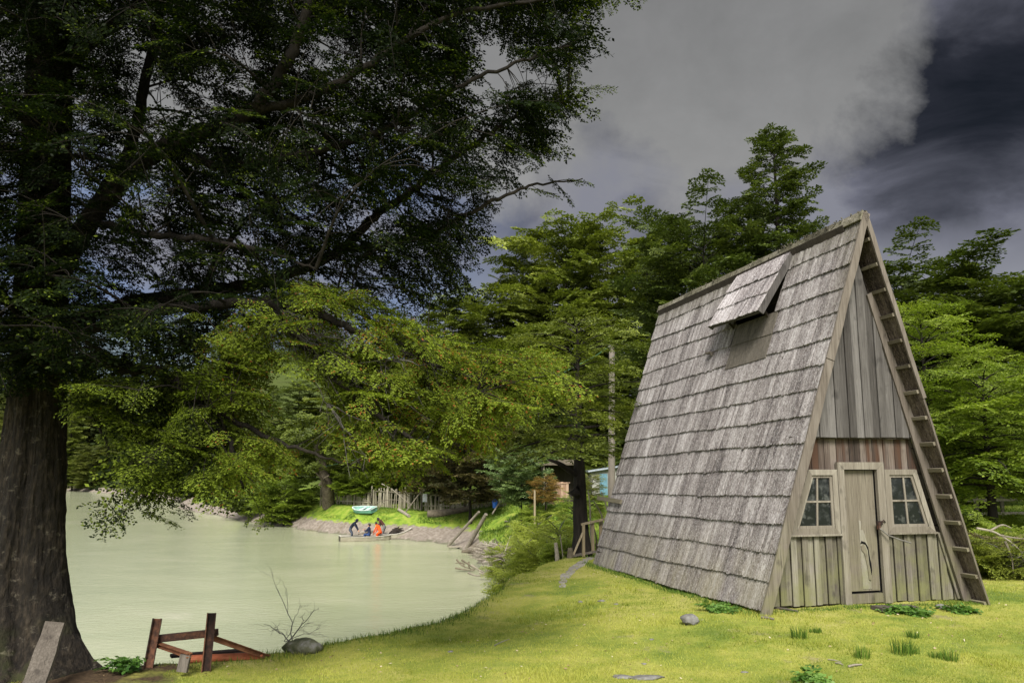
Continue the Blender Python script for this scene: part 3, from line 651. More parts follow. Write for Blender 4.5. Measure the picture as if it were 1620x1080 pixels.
# ------------------------------------------------------------------ foliage
def spray_tpl(rg, n_side=9, lf=.07, asp=.5, density=9, spread=.5):
    """flat fan of leaves along a twig of unit length (+X), normal +Z. -> (N,4,3) quads"""
    B = []; Dv = []
    for i in range(n_side):
        s = .08+.9*i/n_side; sd = 1 if i % 2 else -1
        ln = (spread*(1-s)**.7+.10)*rg.uniform(.7, 1.2); ang = sd*R(rg.uniform(38, 62))
        k = max(2, int(density*ln/.35))
        for j in range(k):
            q = (j+rg.uniform(.1, 1))/k*ln
            px, py = s+math.cos(ang)*q, math.sin(ang)*q
            la = ang+(1 if j % 2 else -1)*R(rg.uniform(25, 60)); B.append((px, py, -.10*px*px-.25*q*q+rg.normal(0, .012))); Dv.append(la)
    for j in range(int(density*1.6)):
        q = rg.uniform(.1, 1.02); B.append((q, rg.normal(0, .01), -.10*q*q)); Dv.append(R(rg.uniform(-60, 60)))
    B = np.array(B); Dv = np.array(Dv); n = len(B)
    L = lf*rg.uniform(.7, 1.25, n); W = L*asp
    dr = np.stack([np.cos(Dv), np.sin(Dv), rg.normal(-.15, .28, n)], 1); dr /= np.linalg.norm(dr, axis=1)[:, None]
    nr = np.stack([rg.normal(0, .42, n), rg.normal(0, .42, n), np.ones(n)], 1); sdv = np.cross(dr, nr); sdv /= np.linalg.norm(sdv, axis=1)[:, None]
    a = B; c = B+dr*L[:, None]; m_ = B+dr*(L*.45)[:, None]
    return np.stack([a, m_+sdv*W[:, None]/2, c, m_-sdv*W[:, None]/2], 1)
def build_crown(name, mat, sprays, tpls, rg, parent=None, tint_jit=.16):
    """sprays: list (pos, dir, scale, tint, flat) -> one mesh"""
    Vs = []; Ts = []
    for pos, d, sc, tn in sprays:
        d = d/np.linalg.norm(d); up = np.array([rg.normal(0, .34), rg.normal(0, .34), 1.]); y = np.cross(up, d); y /= np.linalg.norm(y); z = np.cross(d, y)
        tp = tpls[rg.integers(len(tpls))] if not isinstance(tpls, dict) else (tpls['low'] if tn > .5 else tpls['top'])[rg.integers(7)]; Mx = np.stack([d, y, z])*sc
        if rg.random() < .5: Mx[1] *= -1
        v = tp.reshape(-1, 3) @ Mx+pos
        Vs.append(v); n = len(tp); Ts.append(np.clip(tn+rg.normal(0, tint_jit, n), 0, .97))
    V = np.vstack(Vs); n = len(V)//4
    return mesh(name, V, np.arange(n*4).reshape(-1, 4), mat, np.concatenate(Ts))
rgt = np.random.default_rng(11)
TPL_FAR = [spray_tpl(rgt, 8, .19, .55, 8, .55) for _ in range(5)]
TPL_MID = [spray_tpl(rgt, 9, .11, .5, 8, .5) for _ in range(5)]
TPL_NEAR = [spray_tpl(rgt, 13, .072, .58, 15, .5) for _ in range(7)]
TPL_LOW = [spray_tpl(rgt, 14, .050, .55, 21, .5) for _ in range(7)]
TPL_FINE = [spray_tpl(rgt, 11, .09, .5, 10, .5) for _ in range(5)]
def tree_meshes(H, Rr, h0, nb, seed, mat, tpl, bark, shape=1.0, sp_sc=1.1, trunk_r=.2, up=.25, nsp=7, lean=0., droop=.35, tintb=.45, top_sparse=.0, bk=5):
    rg = np.random.default_rng(seed); tb = Tubes(); sprays = []
    n = 12; hz = np.linspace(0, H*.97, n); wob = np.cumsum(rg.normal(0, .012*H/8, (n, 2)), 0)
    tp = np.stack([wob[:, 0]+lean*hz, wob[:, 1], hz], 1); tp[0, :2] = 0
    tb.add(tp, trunk_r*(1-hz/H*.93)*np.where(hz < .5, 1.3, 1), 9)
    for b in range(nb):
        f = (b+rg.uniform(0, 1))/nb; h = h0+(H*.985-h0)*f
        prof = (math.sin(min(1, (f*1.15+.18))*PI*.62)**.9 if shape == 0 else (1-f)**(.75*shape)*(1 if f > .12 else .75+f*2)+.06)
        ph = b*2.39996+rg.uniform(-.5, .5); ln = Rr*prof*rg.uniform(.55, 1.12)
        if ln < .3: ln = .3
        c = np.array([np.interp(h, hz, tp[:, 0]), np.interp(h, hz, tp[:, 1]), h])
        d = np.array([math.cos(ph), math.sin(ph), 0]); pitch = up+f*.75+rg.uniform(-.12, .12)
        P = [c+d*ln*q+np.array([0, 0, ln*(pitch*q-droop*q*q)]) for q in np.linspace(0, 1, 5)]
        tb.add(P, np.linspace(max(.02, trunk_r*.28*(1-f)), .008, 5), bk)
        k = max(3, int(nsp*ln/Rr*1.3+1)); bt = tintb+rg.normal(0, .12)
        for j in range(k):
            q = .22+.78*(j+rg.uniform(0, 1))/k; i = min(3, int(q*4)); fr = q*4-i; pos = P[i]*(1-fr)+P[i+1]*fr
            yaw = ph+(1 if j % 2 else -1)*rg.uniform(.25, 1.15) if j < k-1 else ph+rg.uniform(-.2, .2)
            if top_sparse and f > .8 and rg.random() < top_sparse: continue
            dd = np.array([math.cos(yaw), math.sin(yaw), rg.uniform(-.22, .18)+pitch*.25])
            sprays.append((pos+np.array([0, 0, rg.normal(0, .06)]), dd, sp_sc*rg.uniform(.7, 1.2)*(1-.35*f), bt+.05*f))
    mz = max(s_[0][2] for s_ in sprays)+.35*sp_sc; k_ = H/mz
    if k_ < 1:
        for v_ in tb.V: v_[:, 2] *= k_
        sprays = [(p_*[1, 1, k_], d_, s_, t_) for p_, d_, s_, t_ in sprays]
    return tb.mesh('trunk', bark), build_crown('crown', mat, sprays, tpl, rg)
def put_tree(ms, loc, label, name='beech_tree', group=None, rz=0., sc=1., cat='tree'):
    r = empty(name, loc, label, cat, group, rz, (sc, sc, sc) if not isinstance(sc, tuple) else sc)
    obj('trunk', ms[0], r); obj('crown', ms[1], r); return r
def ground_at(px, Y, dz=0.):
    x = at(px, 700, Y)[0]; return np.array([x, Y, gz(x, Y)+dz])
def ztop(px, py, Y): return at(px, py, Y)[2]
PR = {}
PR['a'] = tree_meshes(15, 3.8, 2.2, 91, 21, M['lf_olive'], TPL_FAR, M['bark_dark'], 1.0, 1.35, .24, .2, 9)
PR['b'] = tree_meshes(15, 4.4, 3.0, 85, 22, M['lf_olive'], TPL_FAR, M['bark_dark'], 0, 1.4, .26, .1, 9)
PR['c'] = tree_meshes(15, 3.6, 2.0, 91, 23, M['lf_dark'], TPL_FAR, M['bark_dark'], .8, 1.3, .22, .15, 9)
PR['d'] = tree_meshes(15, 4.6, 1.2, 91, 24, M['lf_yellow'], TPL_FAR, M['bark_dark'], 0, 1.7, .22, .1, 8)
PR['e'] = tree_meshes(15, 4.0, 2.6, 96, 25, M['lf_dark'], TPL_FAR, M['bark_dark'], 0, 1.4, .24, .25, 9, .02)
# (px centre, py top, depth, proto, width factor, label)
BT = [
 (895, 322, 62, 'b', .95, 'olive green beech with airy ragged top, just right of the big tree\'s upper tips', 1.0),
 (965, 338, 65, 'b', 1.1, 'spreading olive beech with a flat top directly above the utility pole', 2.2),
 (1030, 372, 60, 'a', .95, 'olive beech behind the far end of the hut ridge', 3.1),
 (1085, 332, 40, 'c', .95, 'dark green beech rising over the left end of the hut ridge', .4),
 (1130, 318, 37, 'e', 1.0, 'dark bushy beech just left of the tallest tree behind the roof flap', 4.),
 (1190, 300, 38, 'c', .9, 'dark beech with a thin leader pressed against the left side of the tallest tree', 5.),
 (1300, 380, 40, 'e', .8, 'low dark beech filling behind the hut peak, right of the tallest tree', 1.4),
 (830, 400, 66, 'a', 1.1, 'olive conical beech partly hidden by the big tree\'s right hand tips', 2.5),
 (770, 440, 68, 'b', 1.1, 'hazy olive beech above the lit bough, midway between big trunk and hut', .2),
 (700, 470, 66, 'a', 1.2, 'olive beech on the far bank above the picket fence', 3.7),
 (620, 520, 70, 'c', 1.2, 'dark beech on the far bank above the green rowboat', 1.9),
 (550, 560, 72, 'b', 1.1, 'olive beech beside the leaning trunk on the far bank', 5.2),
 (470, 600, 74, 'c', 1.2, 'dark beech at the left end of the wooden fence', 2.9),
 (1450, 388, 33, 'e', 1.05, 'dark beech with a leaning tip just right of the hut peak', 3.9),
 (1545, 392, 31, 'e', 1.35, 'large dark green beech behind the bright tree, at the right edge of the sky', .9),
 (1650, 425, 28, 'e', 1.3, 'dark beech cut by the right edge of the photo', 2.2),
 (945, 450, 61, 'a', .8, 'mid green beech in front of the row, just left of the utility pole', 4.4),
 (1040, 470, 58, 'e', .75, 'dark beech low behind the left eave of the hut', .9),
 (860, 520, 60, 'd', .75, 'yellowish olive beech between the pole and the brown leaved tree', 1.9),
 (1500, 600, 44, 'd', 1.2, 'pale beech far behind the bright tree, seen through gaps over the field', 1.2),
]
for px, py, Yd, pk, wf, lab, rz in BT:
    g0 = ground_at(px, Yd); h = ztop(px, py, Yd)-g0[2]; s = h/15.
    put_tree(PR[pk], g0, lab, 'beech_tree', 'beech trees behind the hut and fence', rz, (s*wf*max(1, 1/s*.9), s*wf*max(1, 1/s*.9), s))
# the tallest tree behind the hut
g0 = ground_at(1245, 35); H_ = ztop(1245, 196, 35)-g0[2]
put_tree(tree_meshes(H_, 3.5, 4, 130, 31, M['lf_dark'], TPL_FAR, M['bark_dark'], 1.05, 1.1, .3, .3, 10, -.002, .25, .5, .1), g0, 'tallest dark beech with a pointed ragged top, standing behind the hut roof', 'beech_tree', None, .7)
# bright trees right of the hut
g0 = ground_at(1470, 21.5); ms = tree_meshes(ztop(1460, 470, 21.5)-g0[2], 2.7, 1.6, 70, 41, M['lf_bright'], TPL_MID, M['bark_dark'], .6, 1.0, .16, .1, 9, 0, .4, .5)
put_tree(ms, g0, 'bright yellow green beech close behind the right side of the hut', 'beech_tree', None, 2)
g0 = ground_at(1560, 19.5); ms = tree_meshes(ztop(1560, 560, 19.5)-g0[2], 2.5, 1.5, 60, 42, M['lf_bright'], TPL_MID, M['bark_dark'], .5, 1.0, .13, .1, 9, 0, .4, .42)
put_tree(ms, g0, 'bright green layered beech nearest the right edge of the photo', 'beech_tree', None, .5)
g0 = ground_at(1640, 24); put_tree(ms, g0, 'second layered beech half out of the frame at the right edge', 'beech_tree', None, 3.5, 1.15)
# dark trunk by the gate, layered crown above it
g0 = ground_at(918, 19.4); ms = list(tree_meshes(ztop(925, 470, 19.4)-g0[2], 2.0, 2.7, 46, 43, M['lf_olive'], TPL_MID, M['bark_dark'], .3, .85, .21, .05, 8, 0, .35, .55))
r = put_tree(ms, g0, 'dark trunked beech with a burl, standing by the small gate left of the hut', 'beech_tree', None, 1)
b = MB(); q = at(908, 778, 19.2)-g0; b.tube([q+[.12, .05, -.1], q+[-.02, 0, .0], q+[.1, .05, .12]], [.08, .15, .06], 8); b.build('burl', M['bark_dark'], r, None, True)
r.rotation_euler = (0, 0, 0)
b = Tubes(); b.add(cr([at(918, 752, 19.4)-g0, at(903, 745, 19.3)-g0, at(885, 733, 19.1)-g0, at(868, 727, 19)-g0], 8), np.linspace(.1, .03, 8), 7); obj('limb', b.mesh('limb', M['bark_dark']), r)
# brown leaved tree over the fence, small bluish tree, orange shrub
M['stem'] = M['twig']
def bush_tree(px, pytop, Yd, Rr, mat, label, seed, h0=.6, tpl=TPL_FAR, nb=44, sc=.9, name='small_tree', cat='tree', tint=None, tr=.1, shape=0, up=.3, base=None):
    tint = tint or (.66 if name == 'bush' else .5); g0 = ground_at(px, Yd) if base is None else base
    ms = tree_meshes(max(.8, ztop(px, pytop, Yd)-g0[2]), Rr, h0, nb, seed, mat, tpl, M['twig'] if name == 'bush' else M['bark_dark'], shape, sc, tr*(.5 if name == 'bush' else 1), up, 9 if name == 'bush' else 7, 0, .3, tint)
    return put_tree(ms, g0, label, name, None, 0, 1., cat)
bush_tree(745, 655, 54.5, 3.4, M['lf_brown'], 'wide tree with brownish dead looking leaves hanging over the picket fence', 51, 1.9, nb=70, sc=1.2, tr=.12)
bush_tree(690, 690, 60, 2.6, M['lf_brown'], 'brown green tree behind the middle of the picket fence', 58, 1.5, nb=50, sc=1.1)
bush_tree(825, 700, 45, 1.9, M['lf_glossy'], 'small bluish green tree with a slim pale stem on the bank, left of the gate', 52, 1.5, nb=46, sc=.8, tr=.06)
bush_tree(862, 745, 43, .6, M['lf_orange'], 'small orange leaved tree between the bluish tree and the timber panel', 53, 1.0, TPL_MID, 26, .6, tr=.04)
bush_tree(905, 770, 27, .5, M['lf_bright'], 'thin young tree with light green leaves just left of the dark trunk', 54, .5, TPL_FINE, 20, .5, 'sapling', tr=.025)
bush_tree(935, 745, 34, .4, M['lf_yellow'], 'yellowish bush between the dark trunk and the pale shed', 55, .4, TPL_MID, 26, .5, 'bush', 'bush', tr=.03)
bush_tree(850, 800, 30, 1.0, M['lf_lime'], 'round light green bush on the bank left of the gate', 56, .15, TPL_MID, 30, .6, 'bush', 'bush', tr=.03)
bush_tree(882, 806, 23.5, .75, M['lf_lime'], 'leafy green bush touching the dark trunk by the gate', 57, .15, TPL_FINE, 34, .5, 'bush', 'bush', tr=.03)
for i, (px, py, Yd, Rr, mt, lab) in enumerate([
    (822, 840, 25.5, .8, 'lf_lime', 'straggly yellow green bush on the bank, above the driftwood'),
    (845, 848, 22.5, .65, 'lf_lime', 'straggly bush right of the driftwood heap, nearest the lawn edge'),
    (800, 858, 29, .6, 'lf_lime', 'twiggy bush at the foot of the bank by the water'),
    (865, 838, 21.5, .55, 'lf_lime', 'low leafy bush behind the rotten fence stakes'),
    (838, 822, 36, .8, 'lf_bright', 'pale green bush on the grassy hump of the bank'),
    (895, 846, 20.6, .4, 'lf_bright', 'small leafy bush at the foot of the dark trunk'),
    (850, 808, 43, .8, 'lf_bright', 'round green bush right of the pale stemmed tree')]):
    bush_tree(px, py, Yd, Rr, M[mt], lab, 60+i, .08, TPL_MID if Yd > 24 else TPL_FINE, 30, .55, 'bush', 'bush', tr=.03, up=.5)
# far bank: leaning trunk tree, shrubs at the waterline, hillside wood
bush_tree(455, 742, 66, 3.0, M['lf_bright'], 'bright green low tree leaning over the far beach, left of the fence', 71, .3, nb=46, sc=1.2)
bush_tree(410, 770, 72, 3.2, M['lf_dark'], 'dark shrub overhanging the far beach at the river bend', 72, .3, nb=40, sc=1.2, name='shrub', cat='shrub')
bush_tree(562, 742, 63.5, 2.0, M['lf_bright'], 'fresh green sapling in front of the fence beside the rowboat', 73, 1.2, nb=36, sc=.9, name='sapling', tr=.05)
bush_tree(610, 745, 66, 2.2, M['lf_olive'], 'olive bush hanging over the fence behind the rowboat', 74, .8, nb=36, sc=1.)
hs_ = np.random.default_rng(5); used = []
spots = [(20, 640, 150), (65, 600, 165), (112, 640, 158), (140, 590, 172), (170, 655, 150), (200, 600, 168), (228, 650, 146), (255, 610, 160), (285, 665, 135), (310, 620, 150), (335, 690, 118), (362, 650, 135), (385, 700, 102), (415, 660, 118), (440, 705, 92), (150, 700, 146), (245, 700, 130), (300, 728, 108), (0, 560, 190), (110, 545, 205), (190, 560, 210), (270, 570, 200), (345, 590, 180), (430, 610, 150), (500, 640, 110), (360, 742, 92), (120, 720, 150), (215, 735, 140), (40, 700, 150)]
wd = ['right of the big trunk', '', 'left of the big trunk', 'at the bend', 'high up', 'by the water']
for i, (px, py, Yd) in enumerate(spots):
    g0 = ground_at(px, Yd); h = max(5, ztop(px, py, Yd)-g0[2]); pk = ['d', 'd', 'a', 'd', 'c', 'd'][i % 6]
    if px > 330: pk = ['a', 'd', 'c'][i % 3]
    s = h/15; sx = min(1.6, max(s, .75))
    where = wd[2] if px < 70 else wd[4] if py < 615 else wd[5] if py > 695 else wd[3] if px > 320 else wd[0]
    o_ = put_tree(PR[pk], g0, {'d': 'yellow green', 'a': 'olive', 'c': 'dark green'}[pk]+' tree of the far river bank, '+where+', number %d from the left' % 0, 'riverbank_tree', 'trees on the far river bank', i*1.3, (sx, sx, s))
    used.append((px, o_, pk, where)); del o_['group']; o_['group'] = 'trees on the far river bank'
# tell look-alikes apart by their order within the same description
from collections import defaultdict
dd_ = defaultdict(list)
for px, o_, pk, wh in used: dd_[(pk, wh)].append((px, o_))
ordn = ['first', 'second', 'third', 'fourth', 'fifth', 'sixth', 'seventh', 'eighth', 'ninth', 'tenth', 'eleventh', 'twelfth']
for (pk, wh), L_ in dd_.items():
    L_.sort(key=lambda q: q[0]); base_ = {'d': 'yellowish', 'a': 'olive', 'c': 'dark'}[pk]+' far bank tree '+wh
    for i, (px, o_) in enumerate(L_): o_['label'] = base_ if len(L_) == 1 else base_+', %s such from left' % ordn[i]
# ------------------------------------------------------------------ the big tree on the left
BB = np.array([*hit(52, 1062, 2.66)[:2], 0.]); BB[2] = gz(BB[0], BB[1])-.05
big = empty('beech_tree', BB, 'huge dark beech with a flared trunk at the left, its boughs hanging over the river', 'tree')
def bl(px, py, Y): return at(px, py, Y)-BB
rg = np.random.default_rng(77)
# trunk: two fused stems with flutes and root flare
ys = np.array([1085, 1062, 1040, 1000, 950, 900, 820, 740, 650, 560, 450, 300, 150, 0, -250, -600, -1000])
cx_ = np.array([45, 45, 42, 38, 36, 34, 42, 52, 58, 60, 64, 70, 76, 82, 90, 100, 110.])
hw = np.array([112, 96, 82, 72, 66, 62, 53, 46, 41, 38, 37, 36, 34, 32, 30, 26, 18.])
yy = np.linspace(0, len(ys)-1, 330); V = []; K_ = 200
for i, q in enumerate(yy):
    py = np.interp(q, range(len(ys)), ys); cxx = np.interp(q, range(len(ys)), cx_); r_ = np.interp(q, range(len(ys)), hw)/F*9.15
    c = bl(cxx, py, BB[1]); zz = max(0, c[2])
    if c[2] < -.25: c[2] = -.25
    for k in range(K_):
        th = k/K_*2*PI; fl = math.exp(-zz/.55)
        rr_ = r_*(1+.10*math.cos(2*th+.4)+.055*math.cos(5*th+1+zz*.5)+.035*math.cos(9*th+zz*.9)+fl*(.22*max(0, math.cos(3.5*th+.6))+.07*math.cos(8*th)))
        rr_ *= 1-.16*math.exp(-((math.atan2(math.sin(th-5.05), math.cos(th-5.05)))/.16)**2)*min(1, 1.2)
        rg1 = 1-abs(2*float(vnoise(np.array(th*11.+zz*.25), np.array(zz*3.4), 1., 21))); rg2 = 1-abs(2*float(vnoise(np.array(th*24.), np.array(zz*4.5), 1., 22)))
        rr_ += .030*(rg1-.5)+.014*(rg2-.5)
        rr_ += .012*float(vnoise(np.array(th*6.), np.array(zz*3.), 1., 4))+.02*float(vnoise(np.array(math.cos(th)*3), np.array(zz*2.+math.sin(th)*3), 1.3, 7))
        V.append(c+np.array([math.cos(th)*rr_, math.sin(th)*rr_*.9, 0]))
nn = len(yy); I = np.arange(nn-1)[:, None]*K_; J = np.arange(K_)[None]
Fc = np.stack([I+J, I+(J+1) % K_, I+K_+(J+1) % K_, I+K_+J], -1).reshape(-1, 4)
obj('trunk', mesh('trunk', V, Fc, M['bark_big'], None, True), big)
tb = Tubes(); LP = []      # limb points: (pos, radius, order)
def limb(pts, r0, r1, n=None, k=8):
    P = cr([bl(*p) for p in pts], n or 6*len(pts)); P = P+rg.normal(0, .012, P.shape)
    rad = np.linspace(r0, r1, len(P)); tb.add(P, rad, k); LP.extend([(P[i], i/len(P)) for i in range(1, len(P))]); return P
b9 = 9.2
limb([(90, 440, b9), (140, 350, 9.1), (200, 280, 9), (255, 236, 8.9), (330, 208, 8.7), (400, 176, 8.5), (442, 120, 8.3), (470, 65, 8.2), (500, -40, 8)], .13, .05)
limb([(150, 335, 9.1), (205, 240, 9.3), (230, 130, 9.5), (262, -20, 9.6), (280, -160, 9.7)], .09, .04)
limb([(90, 520, b9), (180, 485, 9.3), (320, 462, 9.4), (400, 450, 9.5), (470, 428, 9.5), (540, 395, 9.6), (590, 345, 9.6), (640, 310, 9.6), (700, 262, 9.6), (760, 222, 9.6), (800, 192, 9.5), (850, 165, 9.5), (905, 160, 9.5)], .10, .015)
limb([(95, 580, b9), (150, 568, 8.9), (205, 582, 8.6), (260, 592, 8.4), (320, 640, 8.1), (365, 705, 7.9), (385, 770, 7.8)], .10, .012)
limb([(95, 540, b9), (200, 500, 8.7), (330, 484, 8.3), (430, 482, 8.1), (455, 520, 8), (520, 585, 7.9), (590, 650, 7.8), (660, 700, 7.8), (715, 730, 7.8)], .075, .01)
limb([(430, 482, 8.1), (520, 505, 8), (610, 545, 8.), (700, 580, 8), (790, 610, 8.1), (860, 640, 8.2)], .045, .008)
limb([(400, 450, 9.5), (480, 455, 9.1), (560, 490, 8.9), (640, 545, 8.8), (740, 590, 8.8), (840, 590, 8.8), (900, 600, 8.8)], .045, .008)
limb([(540, 395, 9.6), (610, 388, 9.5), (700, 360, 9.5), (780, 318, 9.5), (850, 292, 9.5), (920, 284, 9.5)], .05, .008)
limb([(75, 220, b9), (20, 170, 9), (-40, 110, 8.8), (-120, 60, 8.6)], .08, .04)
limb([(70, 300, b9), (20, 240, 9.6), (-60, 230, 9.8), (-150, 190, 9.9)], .08, .04)
limb([(60, 560, b9), (20, 480, 8.8), (-50, 440, 8.4), (-140, 420, 8)], .08, .04)
limb([(85, 120, b9), (200, 20, 9), (330, -60, 8.8), (480, -120, 8.6), (650, -140, 8.5), (800, -130, 8.4)], .10, .03)
limb([(255, 236, 8.9), (350, 262, 8.7), (450, 250, 8.6), (560, 222, 8.5), (660, 180, 8.5), (740, 130, 8.5), (830, 95, 8.5), (900, 70, 8.5)], .06, .012)
limb([(400, 176, 8.5), (500, 150, 8.4), (600, 90, 8.3), (700, 30, 8.2), (820, 5, 8.2), (930, -10, 8.2)], .06, .012)
limb([(205, 582, 8.6), (245, 650, 8.4), (215, 720, 8.2), (225, 790, 8.1)], .035, .008)
limb([(120, 575, b9), (125, 630, 8.8), (165, 690, 8.5), (175, 740, 8.4)], .03, .006)
limb([(330, 640, 8.1), (420, 690, 8), (500, 720, 8), (570, 740, 8.1)], .03, .008)
limb([(320, 462, 9.4), (350, 400, 9.6), (400, 340, 9.8), (480, 300, 10), (580, 260, 10.1)], .05, .012)
limb([(140, 350, 9.1), (230, 370, 8.6), (330, 380, 8.2), (430, 400, 8), (500, 425, 8)], .05, .012)
limb([(85, 60, b9), (150, -60, 8.2), (230, -200, 7.), (330, -350, 6)], .1, .04)
limb([(80, 100, b9), (100, -100, 7.5), (130, -350, 6), (160, -700, 4.8)], .1, .04)
limb([(90, -50, b9), (260, -250, 9), (480, -420, 8.8), (650, -480, 8.5)], .1, .04)
limb([(480, -120, 8.6), (600, -240, 8), (720, -300, 7.6)], .05, .02)
LPp = np.array([p for p, f in LP])
def inpoly(px, py, poly):
    c = False; j = len(poly)-1
    for i in range(len(poly)):
        xi, yi = poly[i]; xj, yj = poly[j]
        if (yi > py) != (yj > py) and px < (xj-xi)*(py-yi)/(yj-yi)+xi: c = not c
        j = i
    return c
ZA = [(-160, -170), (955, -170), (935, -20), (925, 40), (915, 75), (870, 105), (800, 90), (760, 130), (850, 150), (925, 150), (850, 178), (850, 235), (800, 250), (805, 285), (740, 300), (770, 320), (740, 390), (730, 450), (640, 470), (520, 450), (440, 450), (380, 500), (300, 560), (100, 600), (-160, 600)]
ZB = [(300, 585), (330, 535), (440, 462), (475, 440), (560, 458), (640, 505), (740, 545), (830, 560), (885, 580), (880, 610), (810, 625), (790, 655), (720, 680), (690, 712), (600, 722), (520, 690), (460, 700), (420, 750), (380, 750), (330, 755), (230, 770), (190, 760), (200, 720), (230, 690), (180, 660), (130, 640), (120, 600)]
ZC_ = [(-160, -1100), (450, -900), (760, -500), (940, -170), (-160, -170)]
anch = []
def sample(poly, n, dfn, jit, tint, kind):
    xs = [p[0] for p in poly]; ys_ = [p[1] for p in poly]; c = 0
    while c < n:
        px = rg.uniform(min(xs), max(xs)); py = rg.uniform(min(ys_), max(ys_))
        if not inpoly(px, py, poly): continue
        # clumps and holes
        if float(vnoise(np.array(px), np.array(py), .011, 12))*.6+float(vnoise(np.array(px), np.array(py), .028, 3))*.5 < (-.26 if kind == 0 else -.13): continue
        Y = dfn(px, py)+rg.normal(0, jit); anch.append((bl(px, py, Y), tint(px, py), kind)); c += 1
sample(ZA, 2900, lambda x, y: 9.0+(x-300)*.0008, .85, lambda x, y: .24, 0)  # upper crown: deep shade put into the leaf tint
sample(ZB, 1000, lambda x, y: 8.3-(y-600)*.001, .45, lambda x, y: .69 if x > 330 else .5, 1)  # lower boughs: sunlight painted as brighter tint, shaded tint near the trunk
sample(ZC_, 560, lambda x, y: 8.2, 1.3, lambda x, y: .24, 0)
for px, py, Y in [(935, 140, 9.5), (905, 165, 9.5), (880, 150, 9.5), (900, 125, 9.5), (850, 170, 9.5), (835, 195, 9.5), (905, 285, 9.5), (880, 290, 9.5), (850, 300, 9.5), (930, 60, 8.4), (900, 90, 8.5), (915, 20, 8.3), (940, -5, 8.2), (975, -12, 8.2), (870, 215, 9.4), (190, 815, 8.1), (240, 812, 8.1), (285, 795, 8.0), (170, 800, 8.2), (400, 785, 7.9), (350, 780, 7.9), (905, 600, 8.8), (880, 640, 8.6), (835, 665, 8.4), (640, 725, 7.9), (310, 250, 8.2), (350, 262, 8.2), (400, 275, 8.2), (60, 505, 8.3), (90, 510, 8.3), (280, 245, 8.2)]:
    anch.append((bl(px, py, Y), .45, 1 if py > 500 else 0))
AP = np.array([a[0] for a in anch])
# level 1: sub-boughs to every ~14th anchor; level 2: twigs from those
N1 = 300; idx = rg.permutation(len(AP)); sub = idx[:N1]; SPt = [LPp]
def bez(a, b, sag, n, rgn):
    d = b-a; L_ = np.linalg.norm(d); m_ = a+d*.5+np.array([0, 0, L_*sag])+rgn.normal(0, L_*.05, 3); return cr([a, m_, b], n)
for i in sub:
    b_ = AP[i]; dist = np.linalg.norm(LPp-b_, axis=1); hd = np.hypot(LPp[:, 0], LPp[:, 1]); ok = dist+.5*np.maximum(0, hd-np.hypot(b_[0], b_[1])+.1)*2
    a_ = LPp[np.argmin(ok)]; P = bez(a_, b_, .12, 8, rg); L_ = np.linalg.norm(b_-a_); tb.add(P, np.linspace(.008+.010*min(L_, 2), .004, 8), 5); SPt.append(P[2:])
SP = np.vstack(SPt)
sprL = []; sprD = []; TPL_BOTH = dict(low=TPL_LOW, top=TPL_NEAR)
for i in range(len(AP)):
    b_ = AP[i]; dist = np.linalg.norm(SP-b_, axis=1); dist[dist < .12] += .4; hd = np.hypot(SP[:, 0], SP[:, 1])
    a_ = SP[np.argmin(dist+.8*np.maximum(0, hd-np.hypot(b_[0], b_[1])+.05))]; d = b_-a_; L_ = np.linalg.norm(d)
    P = bez(a_, b_, .1, 5, rg); tb.add(P, np.linspace(.004+.004*min(L_, 1.5), .0022, 5), 4)
    rad_ = b_/np.array([1, 1, 3]); rad_[2] = 0; rad_ /= np.linalg.norm(rad_)+1e-6
    dirn = d/L_*.6+rad_*.6+rg.normal(0, .28, 3); dirn[2] = min(dirn[2], .1)-rg.uniform(.05, .4); dirn /= np.linalg.norm(dirn)
    sc = rg.uniform(.38, .68); pr0 = b_-dirn*sc*.35
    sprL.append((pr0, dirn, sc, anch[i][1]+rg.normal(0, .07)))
    e = b_+dirn*sc*.6; e[2] -= .05*sc; tb.add([b_-dirn*sc*.3, b_, e], [.003, .0025, .0015], 4)
    if L_ > .45:
        for q in np.arange(.35, L_-.2, .34):
            f = q/L_; y_ = math.atan2(d[1], d[0])+rg.choice((-1, 1))*rg.uniform(.5, 1.2)
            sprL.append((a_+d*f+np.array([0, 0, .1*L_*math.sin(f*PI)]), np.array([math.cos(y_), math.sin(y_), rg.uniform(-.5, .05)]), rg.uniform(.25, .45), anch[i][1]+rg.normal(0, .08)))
obj('branches', tb.mesh('branches', M['bark_dark']), big)
tw_ = Tubes()
# bare exposed twigs among the lit boughs
for px, py, Y in [(445, 490, 7.75), (470, 530, 7.7), (500, 560, 7.7), (430, 500, 7.7), (560, 600, 7.7), (600, 570, 7.75), (520, 640, 7.7)]:
    a_ = bl(px, py, Y+.1)
    for k in range(5):
        e = bl(px+rg.uniform(20, 130), py+rg.uniform(10, 120), Y-.05+rg.normal(0, .08)); P = bez(a_, e, .06, 9, rg)+rg.normal(0, .012, (9, 3)); tw_.add(P, np.linspace(.009, .002, 9), 5)
        for z in range(3):
            j = rg.integers(2, 8); tw_.add([P[j], P[j]+rg.normal(0, .08, 3), P[j]+rg.normal(0, .17, 3)], [.004, .003, .001], 4)
obj('bare_twigs', tw_.mesh('bare_twigs', M['twig']), big)
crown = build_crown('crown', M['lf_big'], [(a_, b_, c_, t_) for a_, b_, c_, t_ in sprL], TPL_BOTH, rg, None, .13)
obj('crown', crown, big)
